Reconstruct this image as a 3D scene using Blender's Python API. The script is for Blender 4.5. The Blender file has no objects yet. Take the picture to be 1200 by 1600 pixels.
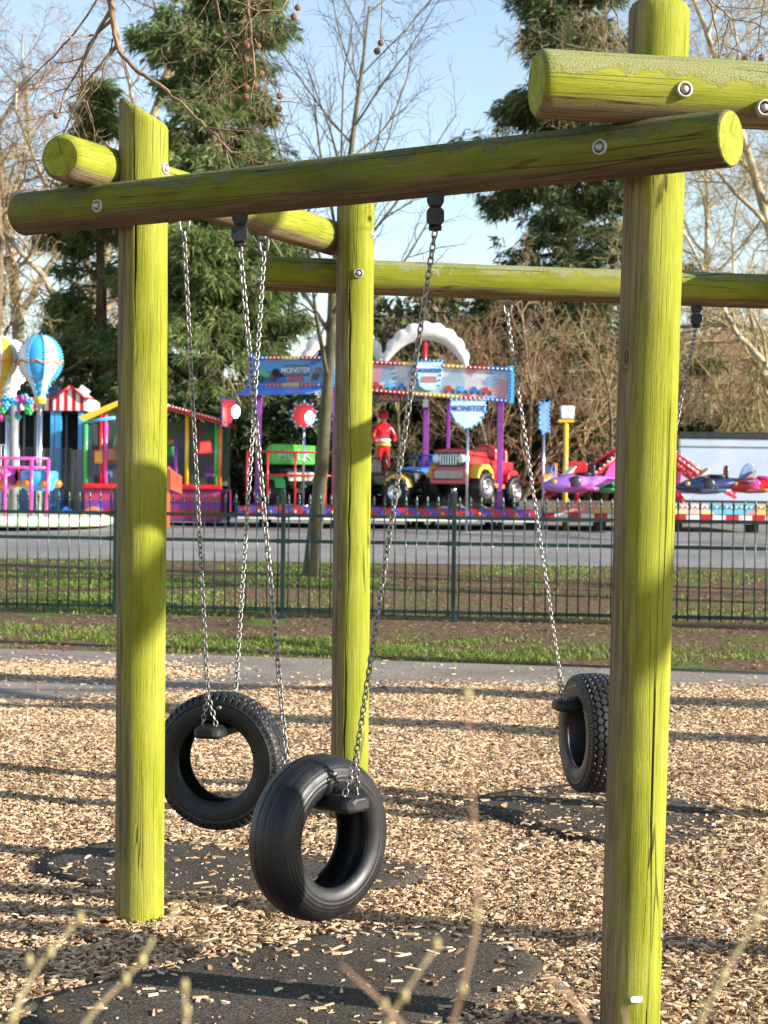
import bpy, math, random
import numpy as np
from mathutils import Vector, Matrix

# ------------------------------------------------------------------ camera, sky, sun, exposure
scene = bpy.context.scene
COL = scene.collection
FPX, HOR, ROLL, CAMZ = 2800.0, 752.0, math.radians(0.72), 1.64
pit = math.atan((800 - HOR) / FPX)
cf = Vector((0, math.cos(pit), -math.sin(pit)))
u0 = Vector((0, math.sin(pit), math.cos(pit)))
r0_ = Vector((1, 0, 0))
cu = u0 * math.cos(ROLL) - r0_ * math.sin(ROLL)
cr = r0_ * math.cos(ROLL) + u0 * math.sin(ROLL)
cam = bpy.data.cameras.new('camera')
camo = bpy.data.objects.new('camera', cam)
COL.objects.link(camo)
M = Matrix((cr, cu, -cf)).transposed().to_4x4()
M.translation = Vector((0, 0, CAMZ))
camo.matrix_world = M
cam.sensor_fit = 'VERTICAL'
cam.sensor_height = 36.0
cam.lens = FPX / 1600 * 36
cam.clip_start = 0.05
cam.clip_end = 2000
cam.dof.use_dof = True
cam.dof.focus_distance = 6.3
cam.dof.aperture_fstop = (cam.lens / 1000) / 0.0075
scene.camera = camo

SUN_EL = math.radians(19.5)
sd = Vector((.956, -.293, 0)).normalized()
SUN = Vector((sd.x * math.cos(SUN_EL), sd.y * math.cos(SUN_EL), math.sin(SUN_EL)))
world = bpy.data.worlds.new('World')
scene.world = world
world.use_nodes = True
wn = world.node_tree
sky = wn.nodes.new('ShaderNodeTexSky')
sky.sky_type = 'NISHITA'
sky.sun_disc = False
sky.sun_elevation = SUN_EL
sky.sun_rotation = math.atan2(SUN.x, SUN.y)
sky.air_density = 1.0
sky.dust_density = 0.25
sky.ozone_density = 1.4
hsv = wn.nodes.new('ShaderNodeHueSaturation')
hsv.inputs['Saturation'].default_value = 0.86
wn.links.new(sky.outputs['Color'], hsv.inputs['Color'])
wn.links.new(hsv.outputs['Color'], wn.nodes['Background'].inputs['Color'])
wn.nodes['Background'].inputs['Strength'].default_value = 0.108
sl = bpy.data.lights.new('sun', 'SUN')
sl.energy = 5.0
sl.angle = math.radians(0.55)
sl.color = (1.0, 0.94, 0.85)
so = bpy.data.objects.new('sun', sl)
COL.objects.link(so)
so.rotation_euler = SUN.to_track_quat('Z', 'Y').to_euler()
so.location = (20, -6, 20)
scene.view_settings.view_transform = 'Standard'
scene.view_settings.look = 'None'
scene.view_settings.exposure = 1.27
scene.view_settings.gamma = 1

# ------------------------------------------------------------------ helpers
RNG = np.random.default_rng(7)


def ray(px, py):
    return (cf + cr * ((px - 600) / FPX) + cu * ((800 - py) / FPX))


def P(px, py, Y):
    d = ray(px, py)
    return Vector((0, 0, CAMZ)) + d * (Y / d.y)


def gz(y):
    t = min(max((y - 28) / 18.0, 0), 1)
    return 0.40 * t


def G(px, py):
    d = ray(px, py)
    return Vector((0, 0, CAMZ)) + d * (-CAMZ / d.z)


def proj(p):
    q = Vector(p) - Vector((0, 0, CAMZ))
    z = q.dot(cf)
    return 600 + FPX * q.dot(cr) / z, 800 - FPX * q.dot(cu) / z


def onground(px, Y):
    """point on the ground under image column px at distance Y"""
    p = P(px, HOR, Y)
    p.z = gz(Y)
    p = P(px + 0.0126 * 0, proj(p)[1], Y)
    p.z = gz(Y)
    return p


def tag(o, label=None, cat=None, group=None, kind=None):
    if label: o['label'] = label
    if cat: o['category'] = cat
    if group: o['group'] = group
    if kind: o['kind'] = kind
    return o


def thing(name, label, cat, loc=(0, 0, 0), rz=0.0, group=None):
    o = bpy.data.objects.new(name, None)
    COL.objects.link(o)
    o.empty_display_size = 0.1
    o.location = loc
    o.rotation_euler = (0, 0, rz)
    return tag(o, label, cat, group)


def copy_tree(o, parent=None):
    c = o.copy()
    COL.objects.link(c)
    if parent is not None: c.parent = parent
    for ch in list(o.children): copy_tree(ch, c)
    return c


def offset_of(parent):
    v = Vector((0, 0, 0))
    while parent is not None:
        v += parent.location
        parent = parent.parent
    return v


class MB:
    """collects pieces and links them as one mesh object"""

    def __init__(self):
        self.V, self.F, self.n = [], [], 0

    def add(self, V, F, mi=0, smooth=True, uv=None):
        V = np.asarray(V, dtype=np.float64).reshape(-1, 3)
        for f in (F if isinstance(F, list) else [F]):
            f = np.asarray(f, dtype=np.int64)
            if len(f): self.F.append((f + self.n, mi, smooth))
        self.V.append(V)
        self.n += len(V)
        return self

    def box(self, c, s, rz=0.0, mi=0, R=None):
        c = np.array(c, float)
        h = np.array(s, float) / 2
        v = np.array([[x, y, z] for z in (-1, 1) for y in (-1, 1) for x in (-1, 1)], float) * h
        if R is None:
            ca, sa = math.cos(rz), math.sin(rz)
            R = np.array([[ca, -sa, 0], [sa, ca, 0], [0, 0, 1]])
        else:
            R = np.array(R)
        v = v @ R.T + c
        f = [[0, 2, 3, 1], [4, 5, 7, 6], [0, 1, 5, 4], [2, 6, 7, 3], [0, 4, 6, 2], [1, 3, 7, 5]]
        return self.add(v, np.array(f), mi, False)

    def tube(self, pts, rad, n=8, mi=0, caps=True, smooth=True):
        pts = np.array([list(p) for p in pts], float)
        m = len(pts)
        rad = np.broadcast_to(np.array(rad, float), (m,))
        t = np.gradient(pts, axis=0)
        t /= np.linalg.norm(t, axis=1)[:, None] + 1e-12
        ref = np.array([0, 0, 1.0]) if abs(t[0][2]) < 0.9 else np.array([1.0, 0, 0])
        x = np.cross(ref, t[0]); x /= np.linalg.norm(x)
        X = []
        for i in range(m):
            x = x - t[i] * np.dot(x, t[i]); x /= np.linalg.norm(x) + 1e-12
            X.append(x)
        X = np.array(X)
        Yv = np.cross(t, X)
        a = np.linspace(0, 2 * math.pi, n, endpoint=False)
        V = pts[:, None] + rad[:, None, None] * (X[:, None] * np.cos(a)[None, :, None] + Yv[:, None] * np.sin(a)[None, :, None])
        i = np.arange(m - 1)[:, None]; j = np.arange(n)[None]
        F = np.stack([i * n + j, i * n + (j + 1) % n, (i + 1) * n + (j + 1) % n, (i + 1) * n + j], -1).reshape(-1, 4)
        self.add(V.reshape(-1, 3), F, mi, smooth)
        if caps:
            b = self.n - m * n
            self.F.append((np.array([list(range(n))[::-1]]) + b, mi, False))
            self.F.append((np.array([list(range((m - 1) * n, m * n))]) + b, mi, False))
        return self

    def cyl(self, p0, p1, r0, r1=None, n=12, mi=0, caps=True):
        return self.tube([p0, p1], [r0, r0 if r1 is None else r1], n, mi, caps)

    def lathe(self, prof, c=(0, 0, 0), axis=(0, 0, 1), n=24, mi=0, mifun=None, caps=False):
        """prof: list of (radius, height along axis)"""
        ax = Vector(axis).normalized()
        x = ax.orthogonal().normalized(); y = ax.cross(x)
        if abs(ax.z) > .999: x, y = Vector((1, 0, 0)), Vector((0, 1, 0)) * (1 if ax.z > 0 else -1)
        x, y, ax = map(np.array, (x, y, ax))
        p = np.array(prof, float); m = len(p)
        a = np.linspace(0, 2 * math.pi, n, endpoint=False)
        V = np.array(c, float) + p[:, 1][:, None, None] * ax + p[:, 0][:, None, None] * (np.cos(a)[None, :, None] * x + np.sin(a)[None, :, None] * y)
        base = self.n
        i = np.arange(m - 1)[:, None]; j = np.arange(n)[None]
        F = np.stack([i * n + j, i * n + (j + 1) % n, (i + 1) * n + (j + 1) % n, (i + 1) * n + j], -1)
        if mifun is None:
            self.add(V.reshape(-1, 3), F.reshape(-1, 4), mi, True)
        else:
            self.V.append(V.reshape(-1, 3)); self.n += m * n
            for jj in range(n): self.F.append((F[:, jj] + base, mifun(jj), True))
        if caps:
            self.F.append((np.array([list(range(n))[::-1]]) + base, mi, False))
            self.F.append((np.array([list(range((m - 1) * n, m * n))]) + base, mi, False))
        return self

    def ball(self, c, r, n=10, mi=0, sc=(1, 1, 1)):
        m = max(4, n // 2 + 1)
        th = np.linspace(0.02, math.pi - 0.02, m)
        a = np.linspace(0, 2 * math.pi, n, endpoint=False)
        V = np.stack([np.sin(th)[:, None] * np.cos(a), np.sin(th)[:, None] * np.sin(a), -np.cos(th)[:, None] * np.ones(n)], -1)
        V = V * r * np.array(sc) + np.array(c, float)
        i = np.arange(m - 1)[:, None]; j = np.arange(n)[None]
        F = np.stack([i * n + j, i * n + (j + 1) % n, (i + 1) * n + (j + 1) % n, (i + 1) * n + j], -1).reshape(-1, 4)
        return self.add(V.reshape(-1, 3), F, mi, True)

    def prism(self, poly, thick, o=(0, 0, 0), x=(1, 0, 0), z=(0, 0, 1), mi=0, smooth=False):
        """2-D outline (x,z) extruded by thick along x cross z, centred"""
        x = np.array(x, float); z = np.array(z, float)
        y = np.cross(z, x)
        p = np.array(poly, float); n = len(p)
        base = np.array(o, float) + p[:, :1] * x + p[:, 1:] * z
        V = np.concatenate([base - y * thick / 2, base + y * thick / 2])
        F = [np.array([[i, (i + 1) % n, n + (i + 1) % n, n + i] for i in range(n)]), np.array([list(range(n))[::-1]]), np.array([list(range(n, 2 * n))])]
        return self.add(V, F, mi, smooth)

    def build(self, name, mats, parent=None, local=False, bevel=0.0, attrs=None, uvs=None, flat=False):
        if not isinstance(mats, (list, tuple)): mats = [mats]
        V = np.concatenate(self.V) if self.V else np.zeros((0, 3))
        if parent is not None and not local: V = V - np.array(offset_of(parent))
        me = bpy.data.meshes.new(name)
        me.vertices.add(len(V))
        me.vertices.foreach_set('co', V.astype(np.float32).ravel())
        idx = np.concatenate([f.ravel() for f, _, _ in self.F])
        tot = np.concatenate([np.full(len(f), f.shape[1]) for f, _, _ in self.F])
        mi = np.concatenate([np.full(len(f), m) for f, m, _ in self.F])
        sm = np.concatenate([np.full(len(f), s and not flat) for f, _, s in self.F])
        me.loops.add(len(idx))
        me.loops.foreach_set('vertex_index', idx.astype(np.int32))
        me.polygons.add(len(tot))
        st = np.concatenate([[0], np.cumsum(tot)[:-1]])
        me.polygons.foreach_set('loop_start', st.astype(np.int32))
        me.polygons.foreach_set('loop_total', tot.astype(np.int32))
        me.polygons.foreach_set('material_index', mi.astype(np.int32))
        me.polygons.foreach_set('use_smooth', sm.astype(bool))
        for m in mats: me.materials.append(m)
        if uvs is not None:
            l = me.uv_layers.new(name='UVMap')
            l.data.foreach_set('uv', np.asarray(uvs)[idx].astype(np.float32).ravel())
        if attrs:
            for k, v in attrs.items():
                a = me.attributes.new(k, 'FLOAT', 'POINT')
                a.data.foreach_set('value', np.asarray(v).astype(np.float32))
        me.update(calc_edges=True)
        me.validate()
        o = bpy.data.objects.new(name, me)
        COL.objects.link(o)
        if parent is not None: o.parent = parent
        if bevel > 0:
            b = o.modifiers.new('bevel', 'BEVEL')
            b.width = bevel; b.segments = 2; b.limit_method = 'ANGLE'; b.angle_limit = math.radians(40)
        return o


def segs_to(mb, segs, n=4, mi=0):
    """many straight tapered twigs at once: segs = (p0,p1,r0,r1)"""
    if not len(segs): return
    p0 = np.array([s[0] for s in segs], float); p1 = np.array([s[1] for s in segs], float)
    ra = np.array([s[2] for s in segs]); rb = np.array([s[3] for s in segs])
    t = p1 - p0
    t /= np.linalg.norm(t, axis=1)[:, None] + 1e-9
    ref = np.where(np.abs(t[:, 2:3]) < .9, np.array([[0, 0, 1.0]]), np.array([[1.0, 0, 0]]))
    x = np.cross(ref, t); x /= np.linalg.norm(x, axis=1)[:, None]
    y = np.cross(t, x)
    a = np.linspace(0, 2 * math.pi, n, endpoint=False)
    ring = x[:, None] * np.cos(a)[None, :, None] + y[:, None] * np.sin(a)[None, :, None]
    V = np.concatenate([p0[:, None] + ring * ra[:, None, None], p1[:, None] + ring * rb[:, None, None]], 1)
    k = np.arange(len(p0))[:, None] * 2 * n; j = np.arange(n)[None]
    F = np.stack([k + j, k + (j + 1) % n, k + n + (j + 1) % n, k + n + j], -1).reshape(-1, 4)
    mb.add(V.reshape(-1, 3), F, mi, True)


# ------------------------------------------------------------------ materials
def nt(name):
    m = bpy.data.materials.new(name)
    m.use_nodes = True
    t = m.node_tree
    return m, t, t.nodes['Principled BSDF']


class N:
    """small node-graph shorthand"""

    def __init__(self, t): self.t = t

    def node(self, typ, **kw):
        n = self.t.nodes.new(typ)
        for k, v in kw.items(): setattr(n, k, v)
        return n

    def link(self, a, b): self.t.links.new(a, b)

    def val(self, sock, v):
        if hasattr(v, 'links') or hasattr(v, 'is_output'): self.link(v, sock)
        else: sock.default_value = v

    def math(self, op, a, b=0.0, clamp=False):
        n = self.node('ShaderNodeMath', operation=op, use_clamp=clamp)
        self.val(n.inputs[0], a); self.val(n.inputs[1], b)
        return n.outputs[0]

    def noise(self, vec, scale, detail=4, rough=.55, dist=0.0):
        n = self.node('ShaderNodeTexNoise')
        if vec is not None: self.link(vec, n.inputs['Vector'])
        n.inputs['Scale'].default_value = scale
        n.inputs['Detail'].default_value = detail
        n.inputs['Roughness'].default_value = rough
        n.inputs['Distortion'].default_value = dist
        return n.outputs['Fac']

    def voro(self, vec, scale, feature='F1', out='Distance'):
        n = self.node('ShaderNodeTexVoronoi', feature=feature)
        if vec is not None: self.link(vec, n.inputs['Vector'])
        n.inputs['Scale'].default_value = scale
        return n.outputs[out]

    def mapv(self, vec, scale=(1, 1, 1), loc=(0, 0, 0), rot=(0, 0, 0)):
        n = self.node('ShaderNodeMapping')
        self.link(vec, n.inputs['Vector'])
        n.inputs['Scale'].default_value = scale
        n.inputs['Location'].default_value = loc
        n.inputs['Rotation'].default_value = rot
        return n.outputs[0]

    def ramp(self, fac, stops, interp='LINEAR'):
        n = self.node('ShaderNodeValToRGB')
        self.link(fac, n.inputs[0])
        e = n.color_ramp.elements
        n.color_ramp.interpolation = interp
        while len(e) < len(stops): e.new(0.5)
        for i, (p, c) in enumerate(stops):
            e[i].position = p
            e[i].color = (c, c, c, 1) if isinstance(c, (int, float)) else (*c, 1)
        return n.outputs[0]

    def step(self, v, a, b):
        n = self.node('ShaderNodeMapRange', interpolation_type='SMOOTHSTEP')
        self.val(n.inputs['Value'], v)
        n.inputs['From Min'].default_value = a; n.inputs['From Max'].default_value = b
        return n.outputs[0]

    def mix(self, fac, a, b, blend='MIX'):
        n = self.node('ShaderNodeMix', data_type='RGBA', blend_type=blend)
        self.val(n.inputs[0], fac)
        for s, v in ((n.inputs[6], a), (n.inputs[7], b)):
            if isinstance(v, tuple): s.default_value = (*v, 1) if len(v) == 3 else v
            else: self.link(v, s)
        return n.outputs[2]

    def bump(self, h, strength=.4, dist=.01, normal=None):
        n = self.node('ShaderNodeBump')
        n.inputs['Strength'].default_value = strength
        n.inputs['Distance'].default_value = dist
        self.link(h, n.inputs['Height'])
        if normal is not None: self.link(normal, n.inputs['Normal'])
        return n.outputs[0]

    def coord(self, which='Object'): return self.node('ShaderNodeTexCoord').outputs[which]

    def attr(self, name): return self.node('ShaderNodeAttribute', attribute_name=name).outputs['Fac']

    def island(self): return self.node('ShaderNodeNewGeometry').outputs['Random Per Island']


def simple(name, c, rough=.5, metal=0.0, var=.18, scale=6.0, bump=.0, bs=40, coat=0.0, emit=0):
    m, t, b = nt(name)
    g = N(t)
    co = g.coord('Object')
    f = g.noise(co, scale, 5)
    lo = tuple(max(0, x * (1 - var)) for x in c); hi = tuple(min(1, x * (1 + var)) for x in c)
    g.link(g.ramp(f, [(.3, lo), (.7, hi)]), b.inputs['Base Color'])
    g.link(g.ramp(g.noise(co, scale * 3, 3), [(.3, max(.02, rough * .8)), (.7, min(1, rough * 1.2))]), b.inputs['Roughness'])
    b.inputs['Metallic'].default_value = metal
    if coat: b.inputs['Coat Weight'].default_value = coat
    if bump: g.link(g.bump(g.noise(co, bs, 6), bump, .005), b.inputs['Normal'])
    if emit:
        b.inputs['Emission Color'].default_value = (1, .93, .8, 1)
        b.inputs['Emission Strength'].default_value = emit
    return m


def island_mat(name, stops, rough=.7, trans=0.0, bumpy=0.0):
    m, t, b = nt(name)
    g = N(t)
    col = g.ramp(g.island(), stops)
    b.inputs['Roughness'].default_value = rough
    b.inputs['Specular IOR Level'].default_value = .3
    big = g.noise(g.coord('Object'), 1.3, 3)
    col = g.mix(.55, col, g.ramp(big, [(.35, .55), (.65, 1.0)]), 'MULTIPLY')
    g.link(col, b.inputs['Base Color'])
    if trans > 0:
        tr = g.node('ShaderNodeBsdfTranslucent')
        g.link(col, tr.inputs[0])
        mx = g.node('ShaderNodeMixShader')
        mx.inputs[0].default_value = trans
        g.link(b.outputs[0], mx.inputs[1]); g.link(tr.outputs[0], mx.inputs[2])
        g.link(mx.outputs[0], t.nodes['Material Output'].inputs[0])
    if bumpy: g.link(g.bump(g.noise(g.coord('Object'), 60, 4), bumpy, .004), b.inputs['Normal'])
    return m


def wood_mat():
    m, t, b = nt('algae_covered_log')
    g = N(t)
    uv = g.coord('UV')
    grain = g.noise(g.mapv(uv, (60, 2.4, 1)), 1, 8, .66, .5)
    fine = g.noise(g.mapv(uv, (340, 6, 1)), 1, 5, .65)
    lines = g.noise(g.mapv(uv, (130, .9, 1), (2, 9, 0)), 1, 3, .5)
    blot = g.noise(g.mapv(uv, (7, 2.0, 1)), 1, 6, .62)
    blot2 = g.noise(g.mapv(uv, (18, 6, 1), (3, 7, 0)), 1, 6, .65)
    speck = g.noise(g.mapv(uv, (150, 110, 1)), 1, 5, .72)
    wood = g.ramp(grain, [(.28, (.085, .062, .036)), (.48, (.20, .145, .082)), (.75, (.38, .295, .18))])
    wood = g.mix(.5, wood, g.ramp(blot, [(.3, (.55, .52, .46)), (.7, (1, 1, 1))]), 'MULTIPLY')
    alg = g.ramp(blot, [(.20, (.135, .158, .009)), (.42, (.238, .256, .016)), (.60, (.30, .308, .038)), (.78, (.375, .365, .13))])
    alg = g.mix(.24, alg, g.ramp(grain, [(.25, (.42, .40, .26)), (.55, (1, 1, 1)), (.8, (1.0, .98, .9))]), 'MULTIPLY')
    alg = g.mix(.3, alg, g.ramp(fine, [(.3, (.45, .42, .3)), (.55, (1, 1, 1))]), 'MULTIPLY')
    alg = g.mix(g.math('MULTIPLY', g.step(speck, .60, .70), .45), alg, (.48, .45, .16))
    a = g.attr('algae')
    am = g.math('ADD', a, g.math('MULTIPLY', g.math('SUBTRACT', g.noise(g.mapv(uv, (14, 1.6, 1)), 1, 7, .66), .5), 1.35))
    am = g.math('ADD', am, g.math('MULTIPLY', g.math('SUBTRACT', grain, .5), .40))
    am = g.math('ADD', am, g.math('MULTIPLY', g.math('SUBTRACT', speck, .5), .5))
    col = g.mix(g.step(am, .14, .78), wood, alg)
    # lichen crust along the upper side
    lm = g.math('ADD', g.attr('lichen'), g.math('MULTIPLY', g.math('SUBTRACT', g.noise(g.mapv(uv, (60, 60, 1)), 1, 6, .75), .5), 1.5))
    lm = g.math('ADD', lm, g.math('MULTIPLY', g.math('SUBTRACT', g.noise(g.mapv(uv, (13, 8, 1), (3, 7, 0)), 1, 5, .65), .5), 3.6))
    spots = g.noise(g.mapv(uv, (230, 230, 1)), 1, 4, .75)
    lcol = g.ramp(spots, [(.38, (.05, .05, .02)), (.46, (.25, .26, .09)), (.56, (.37, .37, .17)), (.68, (.50, .51, .36))])
    col = g.mix(g.math('MULTIPLY', g.step(lm, .50, .70), .85), col, lcol)
    # knots
    kd = g.voro(g.mapv(uv, (3.1, 1.45, 1)), 1.0)
    ring = g.math('SINE', g.math('MULTIPLY', kd, 260))
    kn = g.step(kd, .085, .05)
    kcol = g.ramp(ring, [(.0, (.10, .06, .025)), (1, (.34, .25, .10))])
    col = g.mix(g.math('MULTIPLY', kn, .75), col, kcol)
    # narrow drying checks
    ck = g.voro(g.mapv(uv, (26, .75, 1), (0, 3, 0)), 1.0, 'DISTANCE_TO_EDGE')
    ckm = g.math('MULTIPLY', g.step(ck, .026, .008), g.step(g.noise(g.mapv(uv, (9, 1.2, 1), (5, 2, 0)), 1, 3), .50, .60))
    ck2 = g.math('MULTIPLY', g.step(g.math('ABSOLUTE', g.math('SUBTRACT', lines, .5)), .007, .002), .35)
    ckm = g.math('MAXIMUM', ckm, ck2)
    col = g.mix(g.math('MULTIPLY', ckm, .75), col, (.03, .024, .008))
    col = g.mix(g.attr('crack'), col, (.010, .008, .005))
    dm = g.math('SUBTRACT', 1.0, g.attr('painted_shade'))  # darkens a whole log's sides: shade painted into the colour
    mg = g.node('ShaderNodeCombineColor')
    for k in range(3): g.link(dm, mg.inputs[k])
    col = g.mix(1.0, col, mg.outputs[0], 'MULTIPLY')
    g.link(col, b.inputs['Base Color'])
    b.inputs['Roughness'].default_value = .85
    b.inputs['Specular IOR Level'].default_value = .2
    h = g.math('ADD', grain, g.math('MULTIPLY', fine, .6))
    h = g.math('SUBTRACT', h, g.math('MULTIPLY', ckm, 1.6))
    h = g.math('ADD', h, g.math('MULTIPLY', speck, .5))
    h = g.math('ADD', h, g.math('MULTIPLY', g.step(lm, .5, .72), g.math('MULTIPLY', spots, 2.6)))
    g.link(g.bump(h, .7, .0055), b.inputs['Normal'])
    return m


def end_mat():
    m, t, b = nt('log_end_grain')
    g = N(t)
    uv = g.coord('UV')
    ln = g.node('ShaderNodeVectorMath', operation='LENGTH')
    g.link(uv, ln.inputs[0])
    rad = g.math('ADD', ln.outputs['Value'], g.math('MULTIPLY', g.noise(uv, 14, 4), .02))
    rings = g.math('SINE', g.math('MULTIPLY', rad, 1100))
    n1 = g.noise(uv, 22, 6, .7)
    col = g.ramp(n1, [(.3, (.12, .145, .006)), (.5, (.27, .295, .012)), (.7, (.38, .375, .05))])
    col = g.mix(.35, col, g.ramp(rings, [(0, (.5, .48, .3)), (1, (1, 1, 1))]), 'MULTIPLY')
    sp = g.noise(uv, 120, 4, .7)
    col = g.mix(g.step(sp, .40, .30), col, (.10, .09, .03))
    sx = g.node('ShaderNodeSeparateXYZ'); g.link(uv, sx.inputs[0])
    wav = g.math('ADD', sx.outputs[0], g.math('MULTIPLY', g.math('SUBTRACT', g.noise(uv, 30, 3), .5), .012))
    ck = g.math('MULTIPLY', g.step(g.math('ABSOLUTE', wav), .0022, .0008), g.step(sx.outputs[1], .000, .012))
    ck2 = g.math('MULTIPLY', g.step(g.math('ABSOLUTE', g.math('SUBTRACT', g.math('MULTIPLY', sx.outputs[1], .6), g.math('MULTIPLY', wav, 1.0))), .0012, .0004), g.step(sx.outputs[1], .004, -.010))
    col = g.mix(g.math('MAXIMUM', ck, g.math('MULTIPLY', ck2, .7)), col, (.02, .018, .006))
    g.link(col, b.inputs['Base Color'])
    b.inputs['Roughness'].default_value = .9
    g.link(g.bump(g.math('ADD', rings, g.math('MULTIPLY', n1, 3)), .4, .002), b.inputs['Normal'])
    return m


def rubber_mat(name='tyre_rubber', base=.0105):
    m, t, b = nt(name)
    g = N(t)
    co = g.coord('Object')
    dirt = g.noise(co, 9, 6, .65)
    fine = g.noise(co, 160, 3)
    col = g.ramp(dirt, [(.35, (base * .75, base * .78, base * .85)), (.6, (base * 1.3, base * 1.25, base * 1.2)), (.8, (base * 2.6, base * 2.3, base * 1.9))])
    dust = g.noise(co, 3.2, 7, .7)
    dm = g.math('MULTIPLY', g.step(g.math('ADD', dust, g.math('MULTIPLY', g.math('SUBTRACT', fine, .5), .25)), .54, .70), .55)
    col = g.mix(dm, col, (.075, .062, .048))
    g.link(col, b.inputs['Base Color'])
    g.link(g.math('ADD', g.ramp(dirt, [(.3, .36), (.75, .58)]), g.math('MULTIPLY', dm, .5)), b.inputs['Roughness'])
    b.inputs['Specular IOR Level'].default_value = .42
    g.link(g.bump(fine, .12, .002), b.inputs['Normal'])
    return m


def granular(name, stops, scale, rough=.9, bump=.6, dist=.004, coarse=None, world=True):
    m, t, b = nt(name)
    g = N(t)
    co = g.coord('Object')
    a = g.noise(co, scale, 6, .75)
    v = g.voro(co, scale * 1.4, 'F1', 'Color')
    sep = g.node('ShaderNodeSeparateColor'); g.link(v, sep.inputs[0])
    f = g.math('ADD', g.math('MULTIPLY', a, .6), g.math('MULTIPLY', sep.outputs[0], .4))
    col = g.ramp(f, stops)
    if coarse:
        col = g.mix(.8, col, g.ramp(g.noise(co, coarse, 6, .6), [(.3, .6), (.7, 1.25)]), 'MULTIPLY')
    g.link(col, b.inputs['Base Color'])
    b.inputs['Roughness'].default_value = rough
    b.inputs['Specular IOR Level'].default_value = .25
    g.link(g.bump(g.math('ADD', a, sep.outputs[1]), bump, dist), b.inputs['Normal'])
    return m


def bark_mat(name, lo, hi, scale=9, patch=None):
    m, t, b = nt(name)
    g = N(t)
    co = g.coord('Object')
    a = g.noise(g.mapv(co, (1, 1, .35)), scale, 7, .65)
    col = g.ramp(a, [(.3, lo), (.7, hi)])
    if patch:
        p = g.noise(co, scale * .22, 4, .6, .8)
        col = g.mix(g.step(p, .48, .56), col, patch)
    g.link(col, b.inputs['Base Color'])
    b.inputs['Roughness'].default_value = .85
    b.inputs['Specular IOR Level'].default_value = .2
    g.link(g.bump(a, .5, .02), b.inputs['Normal'])
    return m


def stripes(name, cols, k, vec=(1, 0, 0), rough=.4, coat=.2, coordspace='Object', dirt=.25):
    """hard painted stripes across vec (metres in object space)"""
    m, t, b = nt(name)
    g = N(t)
    co = g.coord(coordspace)
    d = g.node('ShaderNodeVectorMath', operation='DOT_PRODUCT')
    g.link(co, d.inputs[0]); d.inputs[1].default_value = vec
    f = g.math('FRACT', g.math('MULTIPLY', d.outputs['Value'], k))
    n = len(cols)
    c = g.ramp(f, [(i / n, cols[i]) for i in range(n)], 'CONSTANT')
    c = g.mix(dirt, c, g.ramp(g.noise(co, 5, 5), [(.3, .7), (.7, 1)]), 'MULTIPLY')
    g.link(c, b.inputs['Base Color'])
    b.inputs['Roughness'].default_value = rough
    b.inputs['Coat Weight'].default_value = coat
    return m


def mural(name, cols, scale=2.0, rough=.35, seed=0.0, sharp=True):
    """airbrushed fairground panel: patches of several paints"""
    m, t, b = nt(name)
    g = N(t)
    co = g.mapv(g.coord('Object'), (1, 1, 1), (seed, seed * .7, seed * .3))
    nz = g.node('ShaderNodeTexNoise'); g.link(co, nz.inputs['Vector']); nz.inputs['Scale'].default_value = scale * 2
    wv = g.mix(.25, co, nz.outputs['Color'])
    v = g.voro(wv, scale, 'F1', 'Color')
    sep = g.node('ShaderNodeSeparateColor'); g.link(v, sep.inputs[0])
    n = len(cols)
    c = g.ramp(sep.outputs[0], [(i / n, cols[i]) for i in range(n)], 'CONSTANT' if sharp else 'LINEAR')
    c = g.mix(.5, c, g.ramp(g.noise(co, scale * 5, 6, .7), [(.3, .5), (.7, 1.0)]), 'MULTIPLY')
    g.link(c, b.inputs['Base Color'])
    b.inputs['Roughness'].default_value = rough
    return m


M_WOOD, M_END = wood_mat(), end_mat()
M_RUB = rubber_mat()
M_STEEL = simple('galvanised_steel', (.27, .26, .24), .45, 1.0, .3, 60)
M_BOLT = simple('weathered_zinc', (.42, .41, .38), .55, .55, .2, 80)
M_DSTEEL = simple('dull_dark_steel', (.035, .034, .033), .5, .6, .3, 40)
M_BLACKRUB = rubber_mat('black_moulded_rubber', .010)
M_CHIP = island_mat('wood_chip', [(0, (.12, .062, .030)), (.14, (.31, .185, .098)), (.5, (.60, .395, .222)), (.8, (.76, .54, .325)), (1, (.88, .71, .50))], .75)
M_CHIPBED = granular('chip_bed', [(.3, (.09, .05, .025)), (.5, (.32, .20, .11)), (.7, (.58, .41, .25))], 45, .95, .9, .012, 2.0)
M_MAT = granular('crumb_rubber', [(.3, (.013, .0105, .008)), (.5, (.050, .041, .031)), (.72, (.17, .14, .105))], 150, .85, .9, .005, 2.5)
M_PATH = granular('path_asphalt', [(.3, (.12, .10, .08)), (.5, (.24, .205, .165)), (.7, (.38, .33, .27))], 90, .8, .5, .004, .8)
M_ROAD = granular('road_asphalt', [(.3, (.14, .132, .122)), (.5, (.225, .212, .196)), (.7, (.31, .295, .27))], 30, .8, .4, .004, .35)
M_GRASS = island_mat('grass_blade', [(0, (.07, .13, .018)), (.5, (.15, .24, .03)), (.85, (.27, .34, .06)), (1, (.40, .36, .14))], .6, .3)
M_LITTER = island_mat('dead_leaf', [(0, (.08, .045, .022)), (.5, (.24, .14, .065)), (1, (.45, .29, .16))], .85, .1)
M_TEAL = simple('green_fence_paint', (.006, .036, .030), .35, 0, .3, 8, coat=.3)

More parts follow.
